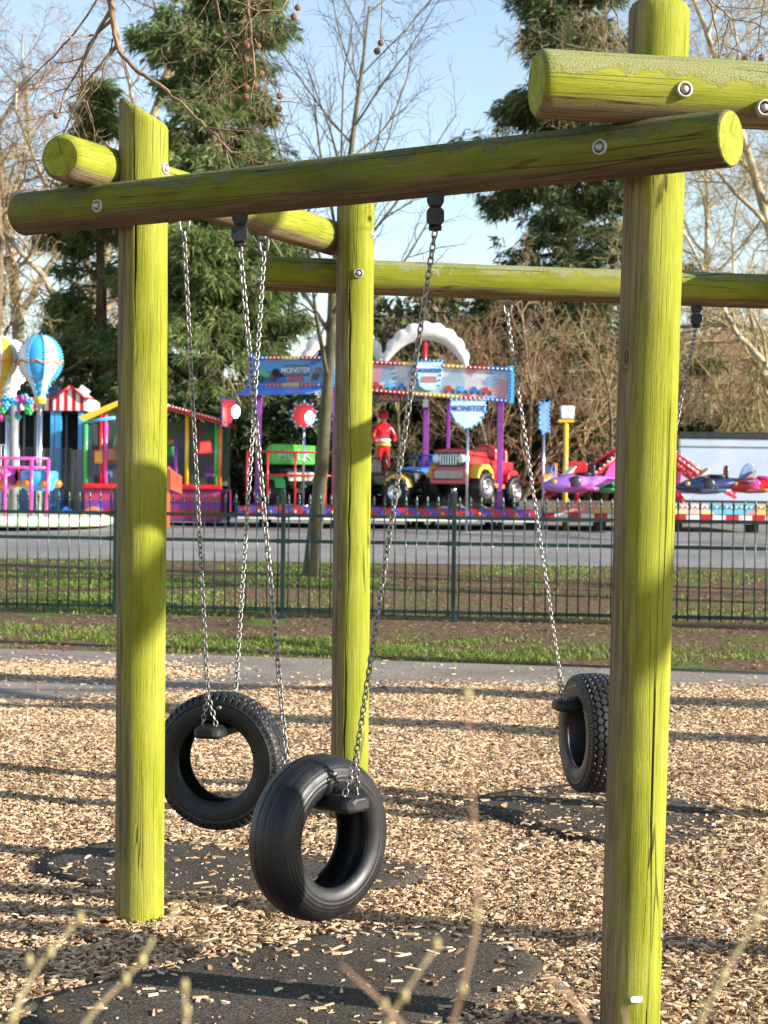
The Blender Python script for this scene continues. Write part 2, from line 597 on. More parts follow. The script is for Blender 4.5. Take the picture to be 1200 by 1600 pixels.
# ------------------------------------------------------------------ ground, path, road, chip bed
def patch_noise(x, y, s, seed=0):
    """cheap smooth noise for numpy arrays, about -1..1"""
    r = np.random.default_rng(1000 + seed)
    v = 0
    for k in range(7):
        a = r.uniform(0, 2 * math.pi); f = s * r.uniform(.6, 2.2); ph = r.uniform(0, 6.28)
        w = r.uniform(.6, 1)
        v = v + w * np.sin(f * (x * math.cos(a) + y * math.sin(a)) + ph)
    return v / 3.2


def ground_mat():
    m, t, b = nt('soil_and_grass')
    g = N(t)
    co = g.coord('Object')
    sx = g.node('ShaderNodeSeparateXYZ'); g.link(co, sx.inputs[0])
    n1 = g.noise(co, .9, 6, .6)
    n2 = g.noise(co, 14, 6, .7)
    soil = g.ramp(n2, [(.3, (.05, .033, .02)), (.5, (.13, .085, .05)), (.7, (.26, .18, .11))])
    grass = g.ramp(n2, [(.3, (.04, .075, .012)), (.55, (.10, .17, .025)), (.75, (.20, .26, .06))])
    f = g.math('ADD', n1, g.math('MULTIPLY', g.math('SUBTRACT', n2, .5), .35))
    base = g.mix(g.step(f, .54, .66), soil, grass)
    g.link(base, b.inputs['Base Color'])
    b.inputs['Roughness'].default_value = .95
    b.inputs['Specular IOR Level'].default_value = .1
    g.link(g.bump(n2, .8, .03), b.inputs['Normal'])
    return m


def sheet(name, pts, mat, z=None, kind='structure'):
    mb = MB()
    V = [(p[0], p[1], (gz(p[1]) + z) if z is not None else p[2]) for p in pts]
    mb.add(V, np.array([list(range(len(V)))]), 0, True)
    return tag(mb.build(name, mat), kind=kind)


mb = MB()
ys = [-40, -5, 0, 10, 20, 28, 30, 32, 34, 36, 38, 40, 42, 44, 46, 60, 80, 120, 250, 700]
V = []; F = []
for y in ys:
    for x in (-400, -40, -15, 0, 15, 40, 400): V.append((x, y, gz(y)))
for i in range(len(ys) - 1):
    for j in range(6): F.append((i * 7 + j, i * 7 + j + 1, (i + 1) * 7 + j + 1, (i + 1) * 7 + j))
mb.add(V, np.array(F))
tag(mb.build('ground', ground_mat()), kind='structure')

mb = MB()
rys = [33.2, 34, 36, 38, 40, 42, 44, 46, 58]
V = []; F = []
for y in rys: V += [(-60, y + .2, gz(y + .2) + .006), (60, y - .5 if y < 34 else y, gz(y) + .006)]
for i in range(len(rys) - 1): F.append((2 * i, 2 * i + 1, 2 * i + 3, 2 * i + 2))
mb.add(V, np.array(F))
tag(mb.build('road', M_ROAD), kind='structure')

near_edge = [(-30, 11.4), (-8, 11.5), (-2.7, 12.4), (-1.6, 13.2), (-.6, 13.9), (.6, 14.05), (3, 14.1), (8, 14.2), (30, 14.0)]
far_edge = [(30, 15.2), (8, 15.4), (3, 15.75), (0, 16.3), (-3, 16.9), (-8, 17.6), (-30, 18.5)]
sheet('path', near_edge[0:1] + near_edge[1:] + far_edge, M_PATH, .006)


def path_near(x): return np.interp(x, [p[0] for p in near_edge], [p[1] for p in near_edge])


def path_far(x): return np.interp(x, [p[0] for p in far_edge[::-1]], [p[1] for p in far_edge[::-1]])


# chips heaped a little against the foot of each post
HEAPS = [(G(218, 1447).x, G(218, 1447).y), (.945, 5.26), (G(545, 1292).x, G(545, 1292).y)]


def heap(x, y):
    h = 0 * x
    for k, (a, b) in enumerate(HEAPS):
        d = np.sqrt((x - a) ** 2 + (y - b) ** 2); th = np.arctan2(y - b, x - a)
        h = h + (.008 + .008 * np.sin(2 * th + k) + .008 * np.sin(5 * th + 2 * k)) * np.exp(-((d - .06) / .17) ** 2)
    return h


# bed of bark under the loose chips
mb = MB()
nx, ny = 90, 90
xs = np.linspace(-9, 9, nx); yy = np.linspace(0, 1, ny)
X = np.repeat(xs[None], ny, 0)
Y = -2 + yy[:, None] * (path_near(X) - .12 + 2)
Z = .022 + .014 * patch_noise(X, Y, 1.7, 3) * np.clip((path_near(X) - Y) * 2, 0, 1) + heap(X, Y) * .6
bed_V = np.stack([X, Y, Z], -1).reshape(-1, 3)
i = np.arange(ny - 1)[:, None]; j = np.arange(nx - 1)[None]
mb.add(bed_V, np.stack([i * nx + j, i * nx + j + 1, (i + 1) * nx + j + 1, (i + 1) * nx + j], -1).reshape(-1, 4))
tag(mb.build('woodchip_ground', M_CHIPBED), kind='structure')


def bed_z(x, y): return .022 + .014 * patch_noise(x, y, 1.7, 3) * np.clip((path_near(x) - y) * 2, 0, 1) + heap(x, y)


mat_px = [
    ('black rubber wear mat nearest the camera under the smooth tyre', [(40, 1588), (190, 1545), (330, 1512), (480, 1480), (610, 1467), (720, 1474), (810, 1500), (850, 1528), (800, 1565), (700, 1604), (560, 1680), (200, 1690), (60, 1640)]),
    ('black rubber wear mat behind the left post under the ribbed tyre', [(55, 1362), (150, 1331), (280, 1330), (420, 1345), (640, 1362), (655, 1385), (600, 1402), (420, 1413), (250, 1412), (110, 1390)]),
    ('black rubber wear mat half buried under the zigzag tread tyre', [(735, 1266), (800, 1246), (930, 1238), (1040, 1252), (1110, 1272), (1140, 1300), (1080, 1326), (960, 1330), (850, 1308)]),
]
mats = []
for lab, poly in mat_px:
    pts = [G(*p) for p in poly]
    # round the outline
    dense = []
    for k in range(len(pts)):
        a, b_, c, d = pts[k - 1], pts[k], pts[(k + 1) % len(pts)], pts[(k + 2) % len(pts)]
        for s in range(6):
            u = s / 6
            q = .5 * ((2 * b_) + (c - a) * u + (2 * a - 5 * b_ + 4 * c - d) * u * u + (3 * b_ - a - 3 * c + d) * u ** 3)
            dense.append((q.x, q.y))
    mats.append(np.array(dense))
    mb = MB()
    cen = np.mean(dense, 0)
    n = len(dense); V = [(cen[0], cen[1], .047)]
    V += [(cen[0] + (q[0] - cen[0]) * .9, cen[1] + (q[1] - cen[1]) * .9, .045) for q in dense]
    V += [(q[0] * 1.0, q[1], .040) for q in dense] + [(q[0], q[1], .0) for q in dense]
    mb.add(V, [np.array([[0, 1 + k, 1 + (k + 1) % n] for k in range(n)]),
               np.array([[1 + k, 1 + n + k, 1 + n + (k + 1) % n, 1 + (k + 1) % n] for k in range(n)] +
                        [[1 + n + k, 1 + 2 * n + k, 1 + 2 * n + (k + 1) % n, 1 + n + (k + 1) % n] for k in range(n)])])
    tag(mb.build('rubber_mat', M_MAT), lab, 'mat', 'rubber mats under the tyre swings')


def in_poly(x, y, poly):
    c = np.zeros(x.shape, bool)
    n = len(poly)
    for k in range(n):
        x0, y0 = poly[k]; x1, y1 = poly[(k + 1) % n]
        cond = ((y0 > y) != (y1 > y))
        with np.errstate(divide='ignore', invalid='ignore'):
            xi = (x1 - x0) * (y - y0) / (y1 - y0 + 1e-12) + x0
        c ^= cond & (x < xi)
    return c


def chip_mesh(name, x, y, z, L, W, T, tilt, mat, kind='stuff', label=None, cat=None, curl=0.0, rng=RNG):
    n = len(x)
    yaw = rng.uniform(0, 2 * math.pi, n)
    ca, sa = np.cos(yaw), np.sin(yaw)
    tx = rng.normal(0, tilt, n); ty = rng.normal(0, tilt, n)
    ex = np.stack([ca * np.cos(tx), sa * np.cos(tx), np.sin(tx)], -1)
    ey = np.stack([-sa * np.cos(ty), ca * np.cos(ty), np.sin(ty)], -1)
    ez = np.cross(ex, ey)
    cor = np.array([(-1, -1), (1, -1), (1, 1), (-1, 1)], float)
    jit = rng.uniform(.18, 1.0, (n, 4, 2))
    jit[..., 0] = rng.uniform(.6, 1.0, (n, 4))
    c = cor[None] * jit
    base = np.stack([x, y, z], -1)[:, None]
    top = base + c[..., :1] * ex[:, None] * L[:, None, None] / 2 + c[..., 1:] * ey[:, None] * W[:, None, None] / 2
    top = top + ez[:, None] * T[:, None, None]
    bot = top - ez[:, None] * (T * 1.6)[:, None, None]
    V = np.concatenate([top, bot], 1).reshape(-1, 3)
    k = np.arange(n)[:, None, None] * 8
    f = np.array([[0, 1, 2, 3], [0, 4, 5, 1], [1, 5, 6, 2], [2, 6, 7, 3], [3, 7, 4, 0]])[None]
    mb = MB(); mb.add(V, (k + f).reshape(-1, 4), 0, False)
    return tag(mb.build(name, mat), label, cat, None, kind)


def scatter_strip(n, y0, y1, half, rng=RNG, bias=1.0):
    """uniform points over the visible wedge (and a margin to each side)"""
    y = np.sqrt(rng.uniform(y0 ** 2, y1 ** 2, n)) if bias else rng.uniform(y0, y1, n)
    x = rng.uniform(-1, 1, n) * (y * .225 + half)
    return x, y


# loose chips
NCH = 270000
x, y = scatter_strip(NCH, 4.5, 14.7, .9)
d = path_near(x) - y
keep = d > .10 * np.abs(patch_noise(x, y, 9, 5)) - .03
keep |= (RNG.uniform(0, 1, NCH) < np.clip(.35 + d * .45, .0, 1))
onmat = np.zeros(NCH, bool); buried = np.zeros(NCH)
for poly in mats:
    jx = x + .05 * patch_noise(x, y, 13, 8) + RNG.normal(0, .035, NCH); jy = y + .10 * patch_noise(x, y, 6, 9) + .05 * patch_noise(x, y, 15, 10) + RNG.normal(0, .045, NCH)
    ins = in_poly(jx, jy, poly); onmat |= ins
    buried[ins] = 0 if poly is not mats[2] else .03
spill = patch_noise(x, y, 7, 12) * .5 + patch_noise(x, y, 20, 13) * .5
keep &= ~onmat | (RNG.uniform(0, 1, NCH) < np.clip(.022 + buried + .34 * np.clip(spill + .15 + buried, 0, 1) ** 2.2, 0, 1))
x, y = x[keep], y[keep]; om = onmat[keep]; n = len(x)
sz = RNG.lognormal(0, .46, n) * (1 + .22 * patch_noise(x, y, 2.2, 61))
L = np.clip(.029 * sz, .010, .078) * (1 + .02 * (y - 6)); W = np.minimum(L * RNG.uniform(.2, .62, n), .020)
z = np.where(om, .048, bed_z(x, y) + RNG.uniform(0, .020, n))
z = np.where(d[keep] < 0, .012, z)
chip_mesh('wood_chips', x, y, z, L, W, np.clip(RNG.normal(.0028, .001, n), .001, .005), np.where(om | (d[keep] < 0), .05, .20), M_CHIP,
          label='pale brown loose wood chips spread under the swings', cat='wood chips')

# crumbs and dark fines between the bigger chips
n = 50000
x, y = scatter_strip(n, 4.5, 11.5, .8)
inm = np.zeros(n, bool)
for poly in mats: inm |= in_poly(x, y, poly)
keep = (y < path_near(x)) & (~inm | (RNG.uniform(0, 1, n) < .10))
x, y = x[keep], y[keep]; inm = inm[keep]; n = len(x)
L = RNG.uniform(.006, .016, n)
M_FINES = island_mat('bark_fines', [(0, (.07, .04, .02)), (.4, (.28, .17, .09)), (1, (.70, .51, .32))], .85)
chip_mesh('wood_fines', x, y, np.where(inm, .047, bed_z(x, y) + RNG.uniform(.006, .026, n)), L, L * RNG.uniform(.3, .8, n), np.full(n, .002), np.full(n, .25), M_FINES,
          label='dark crumbs of bark between the wood chips', cat='wood chips')

# chips kicked on to the path, two drifts on the left
n = 9000
x, y = scatter_strip(n, 12.4, 17.2, .6)
drift = np.exp(-((y - (15.1 + .0 * x)) / .35) ** 2) * np.clip(-(x + 1.2) * .8, 0, 1) * (patch_noise(x, y, 4, 21) > -.5)
keep = (y < path_far(x)) & (y > path_near(x) - .1) & (RNG.uniform(0, 1, n) < .10 + .10 * np.clip(patch_noise(x, y, 3, 22), 0, 1))
x, y = x[keep], y[keep]
n2 = 9000
x2 = RNG.uniform(-4.6, -1.2, n2); y2 = 15.1 + RNG.normal(0, .34, n2) + .12 * patch_noise(x2, x2 * 0, 3, 4)
k2 = RNG.uniform(0, 1, n2) < np.clip((-x2 - 1.15) * .9, 0, 1)
x = np.concatenate([x, x2[k2]]); y = np.concatenate([y, y2[k2]]); n = len(x)
L = np.clip(.034 * RNG.lognormal(0, .35, n), .015, .07)
chip_mesh('path_chips', x, y, np.full(n, .012) + RNG.uniform(0, .006, n), L, L * RNG.uniform(.25, .5, n), np.full(n, .003), np.full(n, .08), M_CHIP,
          label='wood chips kicked on to the grey path', cat='wood chips')

# leaf litter on the bare soil either side of the fence
n = 26000
x, y = scatter_strip(n, 15.6, 31, .8)
keep = (y > path_far(x) + .02) & (RNG.uniform(0, 1, n) < np.clip(.5 + .5 * patch_noise(x, y, 1.3, 31), .1, 1) * np.where(y < 24, 1, .55))
x, y = x[keep], y[keep]; n = len(x)
L = RNG.uniform(.02, .06, n)
zz = np.array([gz(v) for v in y])
chip_mesh('leaf_litter', x, y, zz + .004 + RNG.uniform(0, .012, n), L, L * RNG.uniform(.4, .8, n), np.full(n, .002), np.full(n, .3), M_LITTER,
          label='brown dead leaves on the bare soil along the fence', cat='leaf litter')


def blades(name, x, y, h, mat, label, w=.005, rng=RNG):
    n = len(x)
    yaw = rng.uniform(0, 6.28, n)
    lean = rng.uniform(.1, 1.3, n)
    zz = np.array([gz(v) for v in y])
    b = np.stack([x, y, zz], -1)
    sx = np.stack([np.cos(yaw), np.sin(yaw), 0 * yaw], -1) * (w * (1 + y / 30))[:, None]
    dirn = np.stack([-np.sin(yaw), np.cos(yaw), 0 * yaw], -1)
    mid = b + dirn * (h * lean * .35)[:, None] + np.array([0, 0, 1.]) * (h * .62)[:, None]
    tip = b + dirn * (h * lean)[:, None] + np.array([0, 0, 1.]) * h[:, None]
    V = np.stack([b - sx, b + sx, mid + sx * .7, mid - sx * .7, tip], 1).reshape(-1, 3)
    k = np.arange(n)[:, None] * 5
    mb = MB()
    mb.add(V, [(k + np.array([[0, 1, 2, 3]])), (k + np.array([[3, 2, 4]]))], 0, False)
    return tag(mb.build(name, mat), label, 'grass', None, 'stuff')


n = 110000
x, y = scatter_strip(n, 15.7, 20.4, .9)
pf = path_far(x)
band = np.exp(-((y - pf - 1.35) / 1.15) ** 4)
dens = band * np.clip(.46 + .95 * patch_noise(x, y, 1.7, 41) + .6 * patch_noise(x, y, 6, 42), 0, 1) * np.where(x > 1.6, .4, 1)
keep = (y > pf + .03) & (RNG.uniform(0, 1, n) < dens)
x, y = x[keep], y[keep]
blades('grass_verge', x, y, RNG.uniform(.014, .058, len(x)) * (.65 + .5 * RNG.uniform(0, 1, len(x)) ** 2) * (1 + .3 * patch_noise(x, y, 3, 43)), M_GRASS, 'patchy bright green grass between the path and the railings', .0035)
n = 120000
x, y = scatter_strip(n, 21.4, 33.3, 1.0)
dens = np.clip(.10 + .75 * patch_noise(x, y, .9, 51) + .5 * patch_noise(x, y, 3, 52), .01, 1) * np.where(x > 0, .3, 1)
keep = RNG.uniform(0, 1, n) < dens
x, y = x[keep], y[keep]
blades('grass_strip', x, y, RNG.uniform(.02, .06, len(x)), M_GRASS, 'thin shaded grass between the railings and the road', .005)


# ------------------------------------------------------------------ swing frame of round logs
def log(name, p0, p1, r, parent, alg, lich=0.0, bare=0.0, seed=0, slant=None, crack=None, soft=.02, ref=None, fade=0, painted_shade=0):
    """round timber between p0 and p1; alg = (direction, bias, gain) of the algae"""
    rg = np.random.default_rng(seed)
    p0, p1 = Vector(p0), Vector(p1)
    ax = (p1 - p0); L = ax.length; ax.normalize()
    back = Vector(ref) if ref is not None else Vector((0, 1, 0))
    x = (back - ax * back.dot(ax)).normalized()      # seam direction (hidden side)
    y = ax.cross(x)
    nl = max(8, int(L / .025))
    v = np.concatenate([[0, soft * .35, soft], np.linspace(soft * 2.2, L - soft * 2.2, nl), [L - soft, L - soft * .35, L]])
    prof = np.ones(len(v)); prof[0] = prof[-1] = 1 - soft / r * .8; prof[1] = prof[-2] = 1 - soft / r * .28
    offs = np.array([-.15, -.09, -.058, -.030, .030, .058, .09, .15])
    base = np.linspace(0, 2 * math.pi, 57)
    cracks = crack or []
    ncol = len(base) + len(offs) * len(cracks)
    TH = np.zeros((len(v), ncol)); DEP = np.zeros((len(v), ncol)); CR = np.zeros((len(v), ncol))
    fr = v / L
    for i in range(len(v)):
        th = list(base); dep = [0] * len(base); cr = [0] * len(base)
        for (t0, a0, a1, depth, wob, ph) in cracks:
            ca = t0 + wob * (math.sin(v[i] * 3.1 + ph) * .6 + math.sin(v[i] * 11 + ph * 2) * .25 + math.sin(v[i] * 31 + ph) * .12)
            fade = max(0, min(1, (fr[i] - a0) * 9)) * max(0, min(1, (a1 - fr[i]) * 9))
            for k, o in enumerate(offs):
                w = fade * (.55 + .45 * math.sin(v[i] * 7 + ph))
                th.append(ca + o * (.35 + .65 * max(w, .2)))
                inside = 1 if k in (3, 4) else 0
                dep.append(depth * w * inside); cr.append(1.0 * inside * min(1, w * 2))
        o = np.argsort(th)
        TH[i] = np.array(th)[o]; DEP[i] = np.array(dep)[o]; CR[i] = np.array(cr)[o]
    Vv = v[:, None]
    wob = 0
    for k in range(5):
        wob = wob + .006 * rg.normal() * np.sin(Vv * rg.uniform(.8, 5) + rg.integers(1, 4) * TH + rg.uniform(0, 6))
    wob = wob + .003 * np.sin(Vv * 23 + 3 * TH + seed) * np.sin(Vv * 9 + seed)
    R = r * (prof[:, None] + wob * np.minimum(1, prof[:, None])) - DEP
    bend = .006 * np.sin(Vv * math.pi / L) * rg.uniform(-1, 1)
    cx, cy, ca = np.array(x), np.array(y), np.array(ax)
    along = Vv * np.ones_like(TH)
    if slant is not None:                                  # cut the far end at a slope
        d = np.array(slant)
        along = along + (fr[:, None] ** 14) * (((R * np.cos(TH))[..., None] * cx + (R * np.sin(TH))[..., None] * cy) @ d)
    V = np.array(p0) + along[..., None] * ca + (R * np.cos(TH) + bend)[..., None] * cx + (R * np.sin(TH))[..., None] * cy
    nrm = np.cos(TH)[..., None] * cx + np.sin(TH)[..., None] * cy
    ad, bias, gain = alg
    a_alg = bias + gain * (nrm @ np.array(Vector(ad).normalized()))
    up = nrm[..., 2]
    a_alg = a_alg - bare * np.clip((-up - .30) * 1.6, 0, 1.1)
    a_alg = a_alg - fade * np.clip(1 - along / (L * .8), 0, 1)
    a_l = lich * np.clip((up - .02 + max(0, lich - 1) * 2.6) * 1.35, 0, 1.15) - .55 * (1 - min(1, lich)) - .34
    m, c = V.shape[:2]
    uv = np.stack([TH * r + seed * 1.7, along + seed * 3.3], -1)
    i = np.arange(m - 1)[:, None]; j = np.arange(c - 1)[None]
    F = np.stack([i * c + j, i * c + j + 1, (i + 1) * c + j + 1, (i + 1) * c + j], -1).reshape(-1, 4)
    mb = MB(); mb.add(V.reshape(-1, 3), F, 0, True)
    UV = [uv.reshape(-1, 2)]; AA = [a_alg.ravel()]; LL = [a_l.ravel()]; CC = [CR.ravel()]
    # the two sawn ends, with a check running in from the rim
    for e, row in ((0, V[0]), (1, V[-1])):
        cen = row[:-1].mean(0)
        rings = [row[:-1], cen + (row[:-1] - cen) * .66, cen + (row[:-1] - cen) * .33]
        nn = c - 1
        ev = np.concatenate(rings + [cen[None]])
        rel = ev - cen
        euv = np.stack([rel @ cx, rel @ cy], -1) + 0
        q = np.arange(nn); q2 = (q + 1) % nn
        f1 = np.concatenate([np.stack([q + s * nn, q2 + s * nn, q2 + (s + 1) * nn, q + (s + 1) * nn], -1) for s in (0, 1)])
        f2 = np.stack([q + 2 * nn, q2 + 2 * nn, np.full(nn, 3 * nn)], -1)
        if e == 0: f1, f2 = f1[:, ::-1], f2[:, ::-1]
        f1 = f1[:, ::-1]; f2 = f2[:, ::-1]
        mb.add(ev, [f1, f2], 1, False)
        UV.append(euv); AA.append(np.ones(len(ev))); LL.append(np.zeros(len(ev))); CC.append(np.zeros(len(ev)))
    return mb.build(name, [M_WOOD, M_END], parent, attrs={'algae': np.concatenate(AA), 'lichen': np.concatenate(LL), 'crack': np.concatenate(CC), 'painted_shade': np.full(mb.n, painted_shade)}, uvs=np.concatenate(UV))


def bolt(p, n, parent, s=.86):
    """recessed washer with a domed bolt head, facing n"""
    p, n = Vector(p), Vector(n).normalized()
    mb = MB()
    mb.lathe([(.0185 * s, -.02), (.0275 * s, -.02), (.0275 * s, .004), (.025 * s, .008), (.0205 * s, .008), (.019 * s, .001), (.019 * s, -.004)], p, n, 24)
    mb.lathe([(.0185 * s, -.006), (.0185 * s, -.002)], p, n, 24, 1)
    mb.lathe([(.0001, -.003), (.019 * s, -.003)], p, n, 24, 1)
    mb.lathe([(.0135 * s, -.01), (.0135 * s, .006), (.011 * s, .011), (.006 * s, .0135), (.0001, .014)], p, n, 8)
    return mb.build('bolt', [M_BOLT, M_DSTEEL], parent)


PR = .0885
A0 = G(218, 1453); B0 = Vector((P(983, 1630, 5.26).x, 5.26, 0)); C0 = G(545, 1292)
A1 = P(225, 168, A0.y); B1 = P(1030, 3, B0.y); C1 = P(556, 282, C0.y)
X0 = B0 + Vector((2.03, .42, 0)); D0 = Vector((2.0, 8.62, 0))
X1 = X0 + Vector((.02, 0, B1.z)); D1 = D0 + Vector((.0, 0, C1.z))
frame = thing('swing_frame', 'tyre swing frame of thick round logs bright with green algae', 'swing frame', (0.2, 6.8, 0))


def foot(p, q, up=.03): return p + (p - q).normalized() * .25


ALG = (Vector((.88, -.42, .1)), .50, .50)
pa = log('post', foot(A0, A1), A1 + Vector((0, 0, -.01)), PR, frame, ALG, 0, 0, 1, slant=(-.62, .12, 0), crack=[(2.95, .72, 1.2, .010, .12, 1.0), (3.4, .02, .26, .006, .06, 2)])
pb = log('post', foot(B0, B1), B1, PR * 1.0, frame, (Vector((.9, -.40, .1)), .55, .58), .0, 0, 2, soft=.03, fade=.22, crack=[(3.55, .02, .5, .004, .08, .4), (4.1, .5, .7, .004, .05, 2.4)])
pc = log('post', foot(C0, C1), C1, PR * 1.0, frame, fade=.55, alg=(Vector((.95, -.2, .3)), .60, .72), seed=3, crack=[(2.95, .06, .90, .012, .12, 2.2)])
px_ = log('post', foot(X0, X1), X1, PR, frame, ALG, 0, 0, 4)
pd = log('post', foot(D0, D1), D1, PR, frame, ALG, 0, 0, 5)

ab = Vector((B0.x - A0.x, B0.y - A0.y, 0)).normalized()
nab = Vector((ab.y, -ab.x, 0))
if nab.y > 0: nab = -nab
ac = Vector((C0.x - A0.x, C0.y - A0.y, 0)).normalized()
nac = Vector((-abs(ac.y), ac.x, 0))
bx = Vector((X0.x - B0.x, X0.y - B0.y, 0)).normalized(); nbx = Vector((bx.y, -bx.x, 0))
OFF = .158


def axis_hit(o, d, px, py):
    """point on the horizontal line o + d t seen in image column px, lifted so that it shows at row py"""
    t = 0.0
    for _ in range(40):
        q = o + d * t
        q = P(px, py, q.y)
        t = (Vector((q.x, q.y, 0)) - o).dot(d)
        # solve for the line meeting the plane through the camera and the column
        rr = ray(px, py); nrm = Vector((rr.y, -rr.x, 0))
        t = -(o.dot(nrm)) / d.dot(nrm)
    q = o + d * t
    return P(px, py, q.y)


o_ab = Vector((A0.x, A0.y, 0)) + nab * OFF
ABL, ABR = axis_hit(o_ab, ab, 36, 335), axis_hit(o_ab, ab, 1143, 216)
LOW = (Vector((.2, -.5, .85)), .52, .42)
beam_ab = log('beam', ABL, ABR, .0785, frame, (Vector((.2, -.4, 1)), .66, .20), 1.05, .6, 11, ref=(-nab.x, -nab.y, -.5), soft=.007, painted_shade=.42,  # beam AB's shaded look is painted in as a darker colour
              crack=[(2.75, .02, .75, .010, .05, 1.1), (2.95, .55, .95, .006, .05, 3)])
o_ac = Vector((A0.x, A0.y, 0)) + nac * OFF
ACL, ACR = axis_hit(o_ac, ac, 94, 245), axis_hit(o_ac, ac, 524, 373)
beam_ac = log('beam', ACL, ACR, .082, frame, (Vector((.6, -.2, .7)), .75, .25), .55, .8, 12, ref=(-1, .3, -.3), soft=.02, crack=[(2.9, .05, .5, .004, .05, .2)])
o_bx = Vector((B0.x, B0.y, 0)) + nbx * (OFF + .012)
BXL = axis_hit(o_bx, bx, 838, 130)
BXR_ = axis_hit(o_bx, bx, 1200, 150)
BXR = BXL + (BXR_ - BXL).normalized() * 2.95
beam_bx = log('beam', BXL, BXR, .096, frame, (Vector((.2, -.6, .5)), .72, .25), 1.15, .7, 13, ref=(0, 1, -.6), soft=.016, crack=[(2.8, .03, .4, .003, .02, 1), (3.3, .2, .8, .003, .02, 2)])
cd = Vector((D0.x - C0.x, D0.y - C0.y, 0)).normalized(); ncd = Vector((0, 1, 0))
o_cd = Vector((C0.x, C0.y, 0)) + ncd * OFF
CDL = axis_hit(o_cd, cd, 407, 427); CDR_ = axis_hit(o_cd, cd, 1200, 455)
CDR = CDL + (CDR_ - CDL).normalized() * 2.95
beam_cd = log('beam', CDL, CDR, .083, frame, (Vector((.2, -.6, .5)), .72, .25), 1.08, .75, 14, ref=(0, 1, -.6), soft=.012, crack=[(3.0, .0, .55, .008, .02, .5)])
xd = (D0 - X0).normalized()
nxd = Vector((xd.y, -xd.x, 0))
e0 = X0 + nxd * OFF - xd * .38 + Vector((0, 0, 2.60)); e1 = D0 + nxd * OFF + xd * .38 + Vector((0, 0, 2.86))
beam_xd = log('beam', e0, e1, .082, frame, ALG, .8, .7, 15)

# bolts: on the beams in front of posts A and B, on the posts where the beam lies behind
bolt(o_ab + nab * .074 + Vector((0, 0, P(134, 320, A0.y - .2).z)) + ab * (-.01), nab, beam_ab)
q = axis_hit(o_ab + nab * .077, ab, 938, 230); bolt(q, nab, beam_ab)
q = axis_hit(o_bx + nbx * .094, bx, 1069, 140); bolt(q, nbx + Vector((0, 0, .05)), beam_bx)
q = axis_hit(o_bx + nbx * .094, bx, 1194, 168); bolt(q, nbx + Vector((0, 0, -.12)), beam_bx)
q = P(258, 265, A0.y - .01); q = Vector((A0.x, A0.y, q.z)) + (A1 - A0) * (q.z / A1.z) * Vector((1, 1, 0)) - nac * (PR - .004); bolt(q, -nac, pa)
q = P(560, 427, C0.y - PR); q.y = C0.y - PR + .003; bolt(q, Vector((.05, -1, 0)), pc)
q = P(583, 368, C0.y); q = Vector((C0.x + (C1.x - C0.x) * q.z / C1.z, C0.y, q.z)) - nac * (PR - .004); bolt(q, -nac, pc)
# little metal tag nailed near the foot of post B, and a smaller one round its side
q = P(994, 1561, B0.y - PR); mb = MB(); n_ = Vector((.12, -1, 0)).normalized(); t_ = Vector((1, .12, 0)).normalized()
q = Vector((q.x, B0.y - PR - .004, q.z))
mb.prism([(-.017, -.006), (-.013, -.010), (.013, -.010), (.017, -.006), (.019, .004), (.014, .009), (-.014, .009), (-.019, .004)], .004, q, tuple(t_), (0, 0, 1))
mb.build('metal_tag', simple('tag_aluminium', (.7, .7, .66), .45, .4, .1), pb, bevel=.001)
q = P(1024, 1459, B0.y); q = Vector((B0.x, B0.y, q.z)) + (B1 - B0) * (q.z / B1.z) * Vector((1, 1, 0)) + Vector((.93, -.36, 0)) * (PR + .001)
mb = MB(); mb.lathe([(.0001, .003), (.012, .002), (.013, 0), (.013, -.01)], q, Vector((.93, -.36, 0)), 16)
mb.build('metal_disc', M_STEEL, pb)


# ------------------------------------------------------------------ chains
def link_template(p=.0210, w=.0079, wire=.0031, n=10, k=6):
    """one chain link, long axis +Z, flat in XZ; half width w, inner pitch p"""
    hl = p / 2 + wire - w
    pts = []
    for i in range(n // 2 + 1):
        a = math.pi * i / (n // 2); pts.append((w * math.cos(a), hl + w * math.sin(a)))
    for i in range(n // 2 + 1):
        a = math.pi + math.pi * i / (n // 2); pts.append((w * math.cos(a), -hl + w * math.sin(a)))
    m = len(pts)
    V = []
    for i in range(m):
        a = np.array(pts[i - 1]); b = np.array(pts[(i + 1) % m]); t = (b - a) / np.linalg.norm(b - a)
        nn = np.array([t[1], -t[0]])
        for j in range(k):
            c = 2 * math.pi * j / k
            q = np.array(pts[i]) + nn * wire * math.cos(c)
            V.append((q[0], wire * math.sin(c), q[1]))
    F = [[i * k + j, i * k + (j + 1) % k, ((i + 1) % m) * k + (j + 1) % k, ((i + 1) % m) * k + j] for i in range(m) for j in range(k)]
    return np.array(V), np.array(F)


LINK_V, LINK_F = link_template()


def chain_into(mb, p0, p1, pitch=.0210, twist=0.0):
    p0, p1 = Vector(p0), Vector(p1)
    d = p1 - p0; n = max(2, round(d.length / pitch)); step = d / n; d.normalize()
    x = d.orthogonal().normalized(); y = d.cross(x)
    for i in range(n):
        a = twist + (math.pi / 2 if i % 2 else 0) + .10 * math.sin(i * 1.7)
        ex = x * math.cos(a) + y * math.sin(a); ey = d.cross(ex)
        R = np.array([ex, ey, d]).T
        mb.add(LINK_V @ R.T + np.array(p0 + step * (i + .5)), LINK_F, 0, True)


